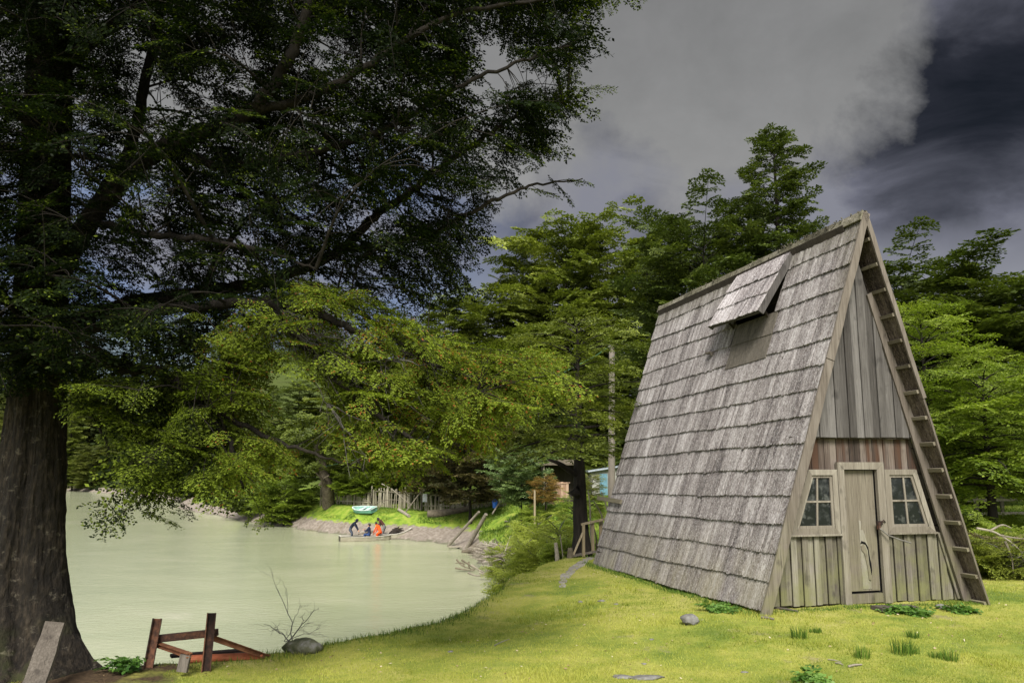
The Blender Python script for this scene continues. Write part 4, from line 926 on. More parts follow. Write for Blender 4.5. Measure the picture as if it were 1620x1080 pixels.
# ------------------------------------------------------------------ things near the camera
def W(*a): return at(*a)
def single(name, mb, mat, base, label, cat, group=None, smooth=False):
    base = np.array(base, float); V = np.array(mb.V)-base
    o_ = obj(name, mesh(name, V, mb.F, mat, mb.T, smooth, mb.M), None, base); return props(o_, label, cat, group)
def childw(name, mb, mat, root, smooth=False):
    V = np.array(mb.V)-np.array(root.location); return obj(name, mesh(name, V, mb.F, mat, mb.T, smooth, mb.M), root)
# plank against the trunk
a_ = W(44, 1078, 8.15); a_[2] = gz(a_[0], a_[1])-.02; b_ = W(88, 984, 8.75)
b = MB(); dn = b_-a_; P = [a_+dn*q+np.array([0, 0, -.025*math.sin(q*PI)]) for q in np.linspace(0, 1, 7)]; V = []
for i, q in enumerate(P):
    wv_ = .118+.006*math.sin(i*2.1)-.02*(i/6)
    for x, y in ((-1, -1), (1, -1), (1, 1), (-1, 1)): V.append(q+np.array([.98, .1, -.1])*x*wv_+np.array([0, -.8, .5])*y*.02)
b.add(V, [(0, 3, 2, 1), (24, 25, 26, 27)]+[(i*4+j, i*4+(j+1) % 4, i*4+4+(j+1) % 4, i*4+4+j) for i in range(6) for j in range(4)])
single('plank', b, M['plank'], a_, 'split grey plank leaning against the foot of the big trunk', 'plank')
# rusty steel frame on the brink
def hbeam(b, a, c, d=.1, wd=.1, t_=.014, up=(0, 1, 0)):
    a = np.array(a, float); c = np.array(c, float); ax = (c-a)/np.linalg.norm(c-a); u = np.array(up, float); u -= ax*(u@ax); u /= np.linalg.norm(u); s = np.cross(ax, u)
    b.beam(a, c, t_, d-2*t_, u)
    for k in (-1, 1): b.beam(a+u*k*(d-t_)/2, c+u*k*(d-t_)/2, wd, t_, u)
fr0 = np.array([*W(285, 1050, 9.35)[:2], 0]); fr0[2] = gz(fr0[0], fr0[1])
fr = empty('steel_frame', fr0, 'rusty steel frame of two short upright beams and cross members standing on the grassy brink', 'steel frame')
for p0, p1, Y0, Y1 in (((231, 1062), (249, 978), 9.35, 9.55), ((325, 1060), (335, 969), 9.25, 9.4)):
    b = MB(); a_ = W(*p0, Y0); a_[2] -= .12; hbeam(b, a_, W(*p1, Y1), .1, .095, .012, (1, .35, 0)); childw('post', b, M['rust'], fr)
b = MB(); b.beam(W(246, 1010, 9.58), W(343, 1000, 9.52), .09, .075, (0, 0, 1)); childw('cross_beam', b, M['rust'], fr)
b = MB(); hbeam(b, W(247, 1018, 9.6), W(300, 1036, 9.0), .05, .06, .012, (0, 0, 1)); childw('brace', b, M['rust_l'], fr)
b = MB(); hbeam(b, W(338, 1009, 9.45), W(424, 1039, 10.05), .06, .07, .012, (0, 0, 1)); childw('brace', b, M['rust_l'], fr)
b = MB(); b.beam(W(270, 1037, 9.9), W(398, 1027, 10.4), .11, .03, (0, 0, 1)); childw('rail', b, M['rust'], fr)
b = MB(); b.beam(W(372, 1030, 10.3), W(408, 1040, 10.1), .12, .02, (0, 0, 1)); childw('plate', b, M['rust'], fr)
b = MB(); b.tube([W(298, 1042, 9.6), W(414, 1037, 10.0)], .045, 14); p0 = W(298, 1042, 9.6)
single('pipe', b, M['rust_o'], p0, 'orange rusted pipe lying under the steel frame', 'pipe', smooth=False)
b = MB(); a_ = W(288, 1062, 9.0); b.beam(a_, W(294, 1035, 9.02), .11, .05, (0, 1, 0)); single('stub_post', b, M['plank'], a_, 'short pale grey timber stub stuck in the grass before the steel frame', 'post')
def rock(px, py, Y, size, mat, label, seed, cat='stone', name='stone', sink=.35, grp=None):
    bm = bmesh.new(); bmesh.ops.create_icosphere(bm, subdivisions=4, radius=1); rs = random.Random(seed); ph = [rs.uniform(0, 6) for _ in range(9)]
    pl_ = []
    for _ in range(17):
        n_ = Vector((rs.gauss(0, 1), rs.gauss(0, 1), rs.gauss(0, 1))).normalized(); pl_.append((n_, rs.uniform(.72, 1.0)))
    for v in bm.verts:
        c = v.co.copy(); k = min([1.12]+[d_/max(.05, n_.dot(c)) for n_, d_ in pl_])*.85+.12+.05*math.sin(c.x*2.1+ph[0])*math.cos(c.y*2.4+ph[1])+.03*math.sin(c.z*4+c.x*3+ph[2])+.035*math.sin(c.x*9+c.y*7+ph[3])+.02*math.sin(c.z*15+c.y*12+ph[4])
        v.co = Vector((c.x*size[0]*k, c.y*size[1]*k, c.z*size[2]*k))
    me = bpy.data.meshes.new(name); bm.to_mesh(me); bm.free(); me.materials.append(mat)
    me.polygons.foreach_set('use_smooth', [True]*len(me.polygons)); q = W(px, py, Y); z = gz(q[0], q[1])
    o_ = obj(name, me, None, (q[0], q[1], z+size[2]*(1-sink*2))); o_.rotation_euler = (0, 0, rs.uniform(-.4, .4)); props(o_, label, cat, grp); return o_
def yat(px, py):     # depth where the ray meets the terrain
    Ys_ = 6.5*1.0025**np.arange(900); d = at(px, py, 1.)-[0, 0, ZC]; q = d[None]*Ys_[:, None]+[0, 0, ZC]
    k = np.nonzero(q[:, 2] <= zg(q[:, 0], q[:, 1]))[0]; return float(Ys_[k[0]]) if len(k) else 50.
def gp_(px, py): Y0 = yat(px, py); q = at(px, py, Y0); q[2] = gz(q[0], q[1]); return q
q = gp_(1092, 987); rock(1092, 985, q[1], (.125, .1, .075), M['stone'], 'round grey stone lying on the lawn in front of the hut', 4, sink=.2)
rock(478, 1022, 10.35, (.25, .17, .125), M['stone_moss'], 'mossy boulder on the brink of the river bank, beside bare twigs', 8, 'boulder', 'boulder', .25)
rock(1487, 961, 11.2, (.07, .05, .045), M['stone'], 'brown broken stone at the foot of the hut wall below the right window', 12, sink=.2)
rock(1498, 962, 11.15, (.05, .05, .04), M['log'], 'dark clod beside the broken stone below the right window', 13, 'clod', 'clod', .2)
for i, (px, py, s, lab) in enumerate([(1018, 1073, (.2, .09, .02), 'flat pale stone slab sunk in the grass at the bottom centre'), (985, 1072, (.1, .06, .018), 'small dark slab touching the left end of the pale slab'),
    (918, 953, (.05, .03, .02), 'pale pebble cluster on the worn patch, nearest the path'), (952, 951, (.07, .045, .02), 'pale flat pebble at the middle of the worn patch'), (975, 956, (.04, .03, .015), 'pale pebble at the right end of the worn patch'),
    (1019, 1051, (.028, .02, .012), 'tiny white pebble in the lawn above the pale slab'), (1178, 1064, (.035, .02, .012), 'white chip in the lawn between slab and grass tufts'),
    (1031, 1012, (.03, .02, .012), 'small tan pebble in the lawn left of the round stone'), (712, 1031, (.035, .02, .015), 'small grey pebble at the left of the lawn')]):
    q = gp_(px, py); rock(px, py, q[1], s, M['stone'], lab, 30+i, 'slab' if 'slab' in lab else 'pebble', 'slab' if 'slab' in lab else 'pebble', .35)
# dead twigs behind the boulder
b0 = W(460, 1022, 10.6); b0[2] -= .05; tw = MB(); rgd = np.random.default_rng(3)
def twig(p, q, r0, depth):
    P = bez(np.array(p), np.array(q), .04, 7, rgd)+rgd.normal(0, .008, (7, 3)); tw.tube(P, np.linspace(r0, r0*.3, 7), 5, cap=False)
    if depth:
        for k in range(3):
            j = rgd.integers(2, 6); d = (P[-1]-P[0]); e = P[j]+d*rgd.uniform(.25, .45)+rgd.normal(0, .10, 3)*np.array([1, 1, .6]); twig(P[j], e, r0*.5, depth-1)
for e, r_ in (((436, 930), .008), ((417, 985), .008), ((497, 966), .009), ((462, 990), .006), ((500, 1000), .006)): twig(W(452+random.uniform(-4, 20), 1015, 10.6), W(*e, 10.7), r_, 2)
single('dead_bush', tw, M['twig'], b0, 'leafless dead twigs sticking up behind the mossy boulder', 'dead bush')
# grass tufts and weeds
def tuft_mesh(name, n, h, r_, seed, mat, wd=.006, lean=.4):
    rs = np.random.default_rng(seed); th = rs.uniform(0, 2*PI, n); rad = r_*np.sqrt(rs.uniform(0, 1, n)); bx, by = np.cos(th)*rad, np.sin(th)*rad
    hh = h*rs.uniform(.5, 1.1, n); ln = lean*rs.uniform(.2, 1, n)*hh; ph = th+rs.normal(0, .6, n); fx, fy = rs.normal(0, 1, n), rs.normal(0, 1, n); nn_ = np.hypot(fx, fy); fx /= nn_; fy /= nn_
    b_ = np.stack([bx, by, np.zeros(n)-.01], 1); w_ = np.stack([fx, fy, np.zeros(n)], 1)*wd/2
    m_ = b_+np.stack([np.cos(ph)*ln*.35, np.sin(ph)*ln*.35, hh*.6], 1); t_ = b_+np.stack([np.cos(ph)*ln, np.sin(ph)*ln, hh], 1)
    V = np.stack([b_-w_, b_+w_, m_+w_*.7, m_-w_*.7, t_], 1).reshape(-1, 3); k = np.arange(n)*5
    F4 = np.stack([k, k+1, k+2, k+3], 1).tolist(); F3 = np.stack([k+3, k+2, k+4], 1).tolist(); tt = rs.uniform(0, .95, n)
    return mesh(name, V, F4+F3, mat, np.concatenate([tt, tt]))
M['blade'] = foliage('grass_blades', (.10, .15, .02), (.26, .29, .04), (.40, .40, .085), .35, .2)
M['blade_d'] = foliage('grass_blades_deep', (.03, .07, .01), (.08, .15, .02), (.16, .24, .035), .3, .2)
M['weed'] = foliage('weed_leaves', (.03, .08, .012), (.08, .17, .025), (.15, .26, .05), .35, .35)
for i, (px, py, h, lab) in enumerate([(1265, 1010, .17, 'dark grass tuft on the lawn below the door, nearest the hut'), (1364, 1040, .14, 'small dark grass tuft left of the widest tuft'), (1427, 1034, .19, 'widest dark grass tuft on the lawn at right'), (1443, 1033, .11, 'low grass tuft touching the right side of the widest tuft'),
      (1503, 1044, .13, 'thin grass tuft farthest right on the lawn'), (1446, 1008, .11, 'small grass tuft between the widest tuft and the hut'), (1290, 1000, .08, 'low grass tuft just right of the tuft below the door'), (1480, 1040, .09, 'tiny grass tuft between the widest and the farthest right tufts')]):
    q = gp_(px, py); o_ = obj('grass_tuft', tuft_mesh('grass_tuft', 90, h, .05+h*.25, 90+i, M['blade_d'], .007), None, q); props(o_, lab, 'grass tuft', 'grass tufts on the lawn')
def weed(px, py, h, r_, n, lab, seed, tpl=None, name='weed', mat=None):
    q = gp_(px, py); rs = np.random.default_rng(seed); sp_ = []; tb_ = Tubes()
    for k in range(n):
        th = rs.uniform(0, 2*PI); rr_ = r_*math.sqrt(rs.random()); top = np.array([math.cos(th)*rr_, math.sin(th)*rr_, h*rs.uniform(.3, 1)]); tb_.add([np.array([0, 0, -.02]), top*.5, top], [.004, .003, .002], 4)
        for j in range(3): a2 = rs.uniform(0, 6.3); sp_.append((top*(.5+.25*j), np.array([math.cos(a2), math.sin(a2), rs.uniform(-.2, .3)]), rs.uniform(.1, .2), rs.uniform(.2, .8)))
    e = empty(name, q, lab, 'plant'); obj('stem', tb_.mesh('stem', M['weed']), e); obj('leaves', build_crown('leaves', mat or M['weed'], sp_, TPL_W, rs), e)
TPL_W = [spray_tpl(np.random.default_rng(s), 5, .34, .65, 3, .5) for s in range(4)]
weed(203, 1062, .17, .14, 9, 'leafy green weed between the big trunk and the steel frame', 1)
weed(1418, 968, .07, .2, 22, 'low leafy weeds in front of the wall right of the hut door', 2)
weed(1455, 972, .05, .12, 12, 'small patch of weeds right of the low weeds by the door', 3)
weed(1525, 968, .05, .14, 12, 'flat weeds at the right rear corner post of the hut', 4)
weed(1283, 1078, .12, .06, 5, 'young weed with broad leaves at the bottom edge of the lawn', 5)
weed(1140, 966, .06, .2, 14, 'low weeds along the foot of the shingle slope, nearer the front', 6)
# small litter sticks
for i, (p0, p1, r_, lab, mt) in enumerate([((1342, 1056), (1364, 1053), .012, 'short white stick on the lawn, nearest the small tuft', 'drift'), ((1322, 1050), (1334, 1054), .008, 'thin pale bent twig left of the white stick', 'drift'), ((1310, 1045), (1331, 1049), .006, 'thin pale twig farther left of the white stick', 'drift'),
      ((1262, 1079), (1276, 1070), .012, 'brown twig beside the young weed at the bottom edge', 'twig'), ((782, 1022), (806, 1012), .006, 'thin twig on the left part of the lawn', 'twig'), ((1205, 978), (1225, 981), .02, 'pale wood chip under the front corner of the shingle slope', 'plank'), ((1226, 963), (1262, 968), .02, 'broken board end under the left end of the hut wall', 'plank')]):
    a_ = gp_(*p0); c_ = gp_(*p1); a_[2] += .012; c_[2] += .014; b = MB(); b.tube([a_, (a_+c_)/2+[0, 0, .006], c_], [r_, r_*.9, r_*.6], 6); single('twig', b, M[mt], a_, lab, 'twig')
# short grass over the visible lawn
def grass(name, n, pxr, pyr, h, wd, mat, seed, cond=None):
    rs = np.random.default_rng(seed); px = rs.uniform(*pxr, n); u_ = rs.uniform(0, 1, n); py = pyr[0]+(pyr[1]-pyr[0])*u_
    a = (px-810)/F; b_ = (540-py)/F; c, s = math.cos(PT), math.sin(PT); dz = s+b_*c; dy = c-b_*s
    t_ = (2.9-ZC)/dz; x = a*t_; y = dy*t_
    z = zg(x, y); sd, _ = shore(x, y); k = (sd > .25) & (z > 2.15)
    # keep the footprint of the hut clear
    lx = (x-HO[0])*hc+(y-HO[1])*hs; ly = -(x-HO[0])*hs+(y-HO[1])*hc; k &= ~((lx > -1.62) & (lx < 1.7) & (ly > -.05) & (ly < 7)); k &= ~((x < -3.6) & (vnoise(x, y, 4.)+.5 < .75))
    k &= (vnoise(x, y, 2.2, 4)*.6+vnoise(x, y, 6., 9)*.5+rs.uniform(-.35, .35, n) > -.22)
    x, y, z = x[k], y[k], z[k]; n = len(x); hh = h*rs.uniform(.4, 1.25, n)*(1+2.2*np.clip(vnoise(x, y, 1.3, 2)+.5*vnoise(x, y, 5., 7), 0, 1)); th = rs.uniform(0, 2*PI, n); ln = hh*rs.uniform(.1, .9, n)
    edge_ = np.clip((1.1-shore(x, y)[0])/.8, 0, 1); hh *= 1+.9*edge_
    sc = np.clip(y/9, 1, 2.); w_ = np.stack([np.cos(th), np.sin(th), 0*x], 1)*(wd*sc)[:, None]/2; b0_ = np.stack([x, y, z-.008], 1)
    ph = rs.uniform(0, 2*PI, n); t2 = b0_+np.stack([np.cos(ph)*ln, np.sin(ph)*ln, hh], 1)
    V = np.stack([b0_-w_, b0_+w_, t2], 1).reshape(-1, 3); tt = np.clip(.52+vnoise(x, y, .9, 3)*.7+vnoise(x, y, 4., 5)*.4+rs.normal(0, .2, n)-.35*edge_, 0, .95)
    o_ = obj(name, mesh(name, V, np.arange(n*3).reshape(-1, 3), mat, tt)); return props(o_, 'short grass covering the lawn', 'grass', kind='stuff')
rs0 = np.random.default_rng(44)
grass('grass', 330000, (-20, 1700), (882, 1110), .026, .0075, M['blade'], 6)
n = 2600; xs = rs0.uniform(-4.5, 9, n); ys_ = rs0.uniform(7.3, 17, n); z = zg(xs, ys_); k = (z > 2.4) & (vnoise(xs, ys_, .8, 3)+rs0.uniform(-.5, .5, n) > 0); xs, ys_, z = xs[k], ys_[k], z[k]; n = len(xs)
th = rs0.uniform(0, 6.3, n); L_ = rs0.uniform(.008, .024, n); d1 = np.stack([np.cos(th)*L_, np.sin(th)*L_, rs0.normal(0, .004, n)], 1); d2 = np.stack([-np.sin(th)*L_*.4, np.cos(th)*L_*.4, rs0.normal(0, .004, n)], 1); c0_ = np.stack([xs, ys_, z+.018], 1)
props(obj('fallen_leaves', mesh('fallen_leaves', np.stack([c0_-d1, c0_-d2, c0_+d1, c0_+d2], 1).reshape(-1, 3), np.arange(n*4).reshape(-1, 4), foliage('dry_leaves', (.12, .07, .03), (.3, .22, .12), (.5, .44, .32), .1), rs0.uniform(0, .95, n))), 'dry leaf litter and chips scattered over the lawn', 'leaf litter', kind='stuff')
# longer grass lining the brink and the foot of the hut
rs = np.random.default_rng(8); pts = []
def along(P, n, w_):
    P = np.array(P); sg = np.linalg.norm(np.diff(P, axis=0), axis=1); cs = np.concatenate([[0], np.cumsum(sg)]); u_ = rs.uniform(0, cs[-1], n)
    x = np.interp(u_, cs, P[:, 0])+rs.normal(0, w_, n); y = np.interp(u_, cs, P[:, 1])+rs.normal(0, w_, n); return x, y
def long_grass(name, xs, ys_, h, mat, lab):
    n = len(xs); z = zg(xs, ys_); th = rs.uniform(0, 6.3, n); ph = rs.uniform(0, 6.3, n); hh = h*rs.uniform(.3, 1.2, n); w_ = np.stack([np.cos(th), np.sin(th), 0*th], 1)*.004; b0_ = np.stack([xs, ys_, z-.01], 1)
    m_ = b0_+np.stack([np.cos(ph)*hh*.12, np.sin(ph)*hh*.12, hh*.6], 1); t2 = b0_+np.stack([np.cos(ph)*hh*.45, np.sin(ph)*hh*.45, hh*.95], 1)
    V = np.stack([b0_-w_, b0_+w_, m_+w_*.6, m_-w_*.6, t2], 1).reshape(-1, 3); k = np.arange(n)*5; F4 = np.stack([k, k+1, k+2, k+3], 1).tolist()+np.stack([k+3, k+2, k+4], 1).tolist(); tt = rs.uniform(0, .9, n)
    return props(obj(name, mesh(name, V, F4, mat, np.concatenate([tt, tt]))), lab, 'grass', kind='stuff')
x, y = along([hit(px, py, 2.7)[:2] for px, py in ((300, 1052), (430, 1035), (520, 1018), (640, 1003), (715, 980), (745, 960), (778, 940), (785, 918), (800, 905), (860, 893))], 5200, .16)
long_grass('bank_grass', x, y, .085, M['blade_d'], 'longer grass fringing the river bank')
L3 = [hloc(-1.85, -.5, 0), hloc(-1.75, 3, 0), hloc(-1.7, 7, 0)]; x, y = along([q[:2] for q in L3], 2600, .07); long_grass('hut_foot_grass', x, y, .07, M['blade_d'], 'grass growing along the foot of the shingle slope')
x, y = along([hloc(-1.6, -.22, 0)[:2], hloc(1.9, -.25, 0)[:2]], 2000, .07); long_grass('wall_foot_grass', x, y, .05, M['blade_d'], 'grass growing along the foot of the front wall')
# meadow grass and rank growth on the bank beyond
rs2 = np.random.default_rng(15)
def rough_growth(name, n, pxr, pyr, h, mat, lab, zr=(.6, 3.2), Yr=(19, 70)):
    px = rs2.uniform(*pxr, n); py = rs2.uniform(*pyr, n); Y_ = rs2.uniform(*Yr, n); xs = (px-810)/F*(Y_*math.cos(PT)-.0*Y_)*1.02; z = zg(xs, Y_); sd, _ = shore(xs, Y_)
    k = (z > zr[0]) & (z < zr[1]) & (sd > .4) & (vnoise(xs, Y_, .8, 6) > -.15); xs, Y_, z = xs[k], Y_[k], z[k]; n = len(xs)
    th = rs2.uniform(0, 6.3, n); ph = rs2.uniform(0, 6.3, n); hh = h*rs2.uniform(.3, 1.2, n)*np.clip(Y_/30, .7, 1.3); w_ = np.stack([np.cos(th), np.sin(th), 0*th], 1)*.02*np.clip(Y_/30, .6, 1.5)[:, None]
    b0_ = np.stack([xs, Y_, z-.02], 1); t2 = b0_+np.stack([np.cos(ph)*hh*.6, np.sin(ph)*hh*.6, hh*.9], 1)
    return props(obj(name, mesh(name, np.stack([b0_-w_, b0_+w_, t2], 1).reshape(-1, 3), np.arange(n*3).reshape(-1, 3), mat, np.clip(.45+vnoise(xs, Y_, .5, 2)*.8+rs2.normal(0, .15, n), 0, .95))), lab, 'grass', kind='stuff')
M['blade_m'] = foliage('grass_blades_mid', (.05, .1, .012), (.13, .21, .028), (.26, .3, .055), .35, .2)
rough_growth('bank_growth', 70000, (760, 1000), (760, 900), .16, M['blade_m'], 'rough grass on the hummocky bank beyond the lawn')
rough_growth('far_bank_grass', 60000, (430, 800), (790, 830), .10, M['blade_m'], 'green grass between the far beach and the fence', (.95, 2.4), (50, 64))
rough_growth('field_grass', 40000, (1400, 1700), (760, 930), .12, M['blade_m'], 'grass of the field behind the hut on the right', (2.4, 5), (15, 45))
# ------------------------------------------------------------------ gate and stakes behind the hut
g0 = W(925, 878, 19.1); g0[2] = gz(g0[0], g0[1]); gt = empty('wooden_gate', g0, 'small makeshift wooden rail gate between the dark trunk and the hut', 'gate')
def stick(name, root, p0, p1, Y0, Y1, wd, th, mat):
    b = MB(); b.beam(W(*p0, Y0), W(*p1, Y1), wd, th, (0, 1, 0)); return childw(name, b, mat, root)
M['post'] = wood('post_tan', (.13, .1, .06), (.25, .2, .13), (.36, .3, .21), 'z', .3, .3)
stick('post', gt, (923, 880), (923, 828), 19.1, 19.1, .07, .06, M['post']); stick('post', gt, (938, 872), (937.5, 827), 19.3, 19.3, .075, .06, M['post']); stick('post', gt, (950, 868), (950, 822), 19.5, 19.5, .07, .06, M['post'])
stick('brace', gt, (907, 877), (922, 842), 19.0, 19.05, .045, .04, M['post']); stick('top_rail', gt, (920, 829), (960, 820), 19.08, 19.45, .05, .05, M['post']); stick('foot_board', gt, (905, 879), (942, 872), 19.0, 19.25, .05, .07, M['plank'])
for i, (p0, p1, Y_, wd, lab, mt) in enumerate([((955, 822), (938, 790), 20.2, .045, 'thin grey stake leaning left over the gate', 'fence'), ((961, 808), (951, 777), 20.6, .05, 'grey pointed stake leaning beside the hut edge', 'fence'), ((944, 862), (939, 832), 19.9, .05, 'dark crooked branch behind the gate rail', 'log'), ((934, 822), (930, 775), 21, .05, 'slim upright sapling stem right behind the dark trunk', 'drift')]):
    b = MB(); P = cr([W(*p0, Y_), (W(*p0, Y_)+W(*p1, Y_))/2+[.02, 0, 0], W(*p1, Y_)], 6); P[0][2] = min(P[0][2], gz(P[0][0], P[0][1])+.02) if i != 1 else P[0][2]; b.tube(P, np.linspace(wd/2, wd/4, 6), 7); single('stake', b, M[mt], P[0], lab, 'stake')
for p0, p1, Y_, wd, lab, mt in [((882, 888), (879, 858), 19.0, .10, 'rotten grey fence stake at the edge of the lawn', 'drift'), ((901, 884), (902, 866), 19.0, .14, 'dark rotten stump beside the dark trunk', 'log'), ((892, 886), (886, 845), 19.6, .03, 'thin bare sapling stick between the stake and the stump', 'drift')]:
    b = MB(); a_ = W(*p0, Y_); a_[2] = gz(a_[0], a_[1])-.05; b.tube([a_, (a_+W(*p1, Y_))/2+[.01, 0, 0], W(*p1, Y_)], [wd/2*1.1, wd/2, wd/2*.8], 9); single('stake', b, M[mt], a_, lab, 'stake')
M['pole'] = wood('pole_grey', (.09, .075, .06), (.16, .14, .115), (.23, .205, .17), 'z', .1)
# utility pole and wires
pb = at(966, 780, 25); pb = np.array([pb[0], 25, gz(pb[0], 25)]); pt_ = W(968, 545, 25); ro = empty('utility_pole', pb, 'tall weathered wooden utility pole behind the left edge of the hut', 'pole')
b = MB(); b.tube([pb-[0, 0, .2], (pb+pt_)/2, pt_], [.115, .105, .09], 14); childw('post', b, M['pole'], ro, False)
b = MB(); q = W(964, 549, 24.9); b.tube([q, q+[0, 0, .12]], [.035, .03], 8); b.tube([W(970, 566, 24.9), W(970, 566, 24.9)+[0, 0, .08]], [.03, .03], 8); childw('insulator', b, M['stone'], ro)
M['rope'] = plain('rope_green', (.12, .3, .2), .7); M['wire'] = plain('wire_dark', (.02, .02, .02), .5)
def wire(name, pts, r_, mat, lab, n=24):
    b = MB(); b.tube(cr(pts, n), r_, 5); return single(name, b, mat, pts[0], lab, 'wire')
wire('rope', [W(964, 548, 25), W(915, 577, 29), W(775, 646, 42), W(660, 697, 52), W(560, 727, 60), W(497, 741, 64)], .012, M['rope'], 'slack green rope running from the pole over the river bank to the leaning trunk')
wire('cable', [W(970, 562, 25), W(992, 583, 23), W(1018, 603, 21)], .01, M['wire'], 'thin dark cable dropping from the pole towards the hut roof')
wire('cable', [W(970, 560, 25), W(1000, 545, 30), W(1060, 520, 36)], .01, M['wire'], 'thin dark cable running from the pole into the trees behind')
# pale shed with a blue door
M['wallg'] = wood('shed_wall', (.22, .22, .19), (.33, .33, .29), (.45, .45, .4), 'z', .3); M['bdoor'] = plain('blue_door', (.10, .21, .26), .6); M['tin'] = plain('tin_roof', (.42, .47, .52), .4, .5, .4)
Ys = 56; sb = W(935, 785, Ys); sb[2] = gz(sb[0], sb[1])-.1; zt = W(963, 737, Ys)[2]; zl = W(935, 746, Ys)[2]; xl = W(936, 760, Ys)[0]; xr = xl+4.2
sh = empty('shed', sb, 'pale timber shed with a blue door and tin roof behind the utility pole', 'shed')
b = MB(); b.prism([(xl, sb[2]), (xr, sb[2]), (xr, zt+.25), (xl, zl)], Ys, Ys+3); childw('wall', b, M['wallg'], sh)
b = MB(); b.prism([(xl-.25, zl-.02), (xr+.2, zt+.3), (xr+.2, zt+.38), (xl-.25, zl+.07)], Ys-.3, Ys+3.3); childw('roof', b, M['tin'], sh)
d0, d1 = W(949, 782, Ys)[0], W(961.5, 782, Ys)[0]; b = MB(); b.prism([(d0, W(950, 783, Ys)[2]), (d1, W(950, 783, Ys)[2]), (d1, W(950, 749, Ys)[2]), (d0, W(950, 749, Ys)[2])], Ys-.04, Ys-.005); dr = childw('door', b, M['bdoor'], sh)
b = MB(); b.box(np.array([d0+.1, Ys-.06, sb[2]+1.])-np.array(dr.parent.location)+np.array(sh.location), (.03, .04, .12)); childw('handle', b, M['black'], sh)
# open lean-to with dark inside, timber panel, washing
Yl = 50; lb = W(884, 792, Yl); lb[2] = gz(lb[0], lb[1]); ls = empty('open_shed', lb, 'low open fronted shed with a dark interior behind the timber panel', 'shed')
x0, x1 = W(858, 760, Yl)[0], W(915, 760, Yl)[0]; zt = W(880, 733, Yl)[2]
b = MB(); b.prism([(x0, lb[2]-.2), (x1, lb[2]-.2), (x1, zt), (x0, zt)], Yl+1.8, Yl+1.9); childw('wall', b, M['deck'], ls)
for xx in (x0+.05, x1-.05): b = MB(); b.box((xx, Yl+.9, (lb[2]+zt)/2), (.08, 1.75, zt-lb[2])); childw('wall', b, M['deck'], ls)
b = MB(); b.box(((x0+x1)/2, Yl+.9, zt+.08), (x1-x0+.5, 2.4, .07), Matrix.Rotation(.12, 3, 'X')); childw('roof', b, M['log'], ls)
for xx in (x0+.1, x1-.1): b = MB(); b.beam((xx, Yl, lb[2]-.1), (xx, Yl, zt), .1, .1, (0, 1, 0)); childw('post', b, M['fence'], ls)
M['pink'] = wood('panel_reddish', (.2, .12, .08), (.33, .22, .15), (.42, .31, .23), 'z', .4)
Yp = 46; b = MB(); q0 = W(876, 788, Yp); 
for k in range(6): px = 877+k*4.1; a_ = W(px, 787, Yp); b.beam(a_, W(px, 762+random.uniform(-.5, .5), Yp), .145, .03, (0, 1, 0))
b.beam(W(876, 766, Yp-.03), W(902, 763, Yp-.03), .05, .03, (0, 0, 1)); single('timber_panel', b, M['pink'], q0, 'reddish upright timber panel leaning before the open shed', 'panel')
b = MB(); V = []
for j in range(6):
    for i in range(4): q = W(849+i*2.2, 766+j*3.5, 46+.06*math.sin(i*2+j)); V.append(q+[0.02*math.sin(j*1.3), .05*math.cos(i*3.1+j), 0])
V2 = V+[v+np.array([0, .02, 0]) for v in V]; n_ = 24
b.add(V2, [(j*4+i, j*4+i+1, j*4+i+5, j*4+i+4) for j in range(5) for i in range(3)]+[(n_+j*4+i, n_+j*4+i+4, n_+j*4+i+5, n_+j*4+i+1) for j in range(5) for i in range(3)]); single('laundry', b, plain('cloth_pale', (.45, .46, .52), .9), W(852, 775, 46), 'pale cloth hanging beside the orange shrub', 'cloth')
wire('clothes_line', [W(840, 764, 46), W(853, 765, 46), W(878, 762, 46)], .01, M['wire'], 'thin clothes line holding the pale cloth')
b = MB(); a_ = W(864, 800, 45); a_[2] = gz(a_[0], a_[1]); b.tube([a_, W(863, 763, 45)], [.07, .06], 8); single('fence_post', b, M['post'], a_, 'slim tan post below the orange shrub', 'post')
b = MB(); a_ = W(846, 818, 42); a_[2] = gz(a_[0], a_[1]); b.tube([a_, W(846, 775, 42)], [.06, .05], 8); single('fence_post', b, M['post'], a_, 'slim pale post just right of the bluish tree', 'post')
b = MB(); a_ = gp_(798, 829); b.beam(a_+[0, 0, .15], W(839, 831, a_[1])+[0, 0, .1], .14, .06, (0, 0, 1)); single('board', b, M['drift'], a_, 'long pale board lying on the green hump of the bank', 'board')
b = MB(); q = gp_(786, 816); b.beam(W(778, 820, q[1]), W(797, 813, q[1]), .16, .03, (0, 0, 1)); single('white_board', b, plain('white_paint', (.6, .6, .58), .7), q, 'white plank under the bushes at the top of the bank', 'board')
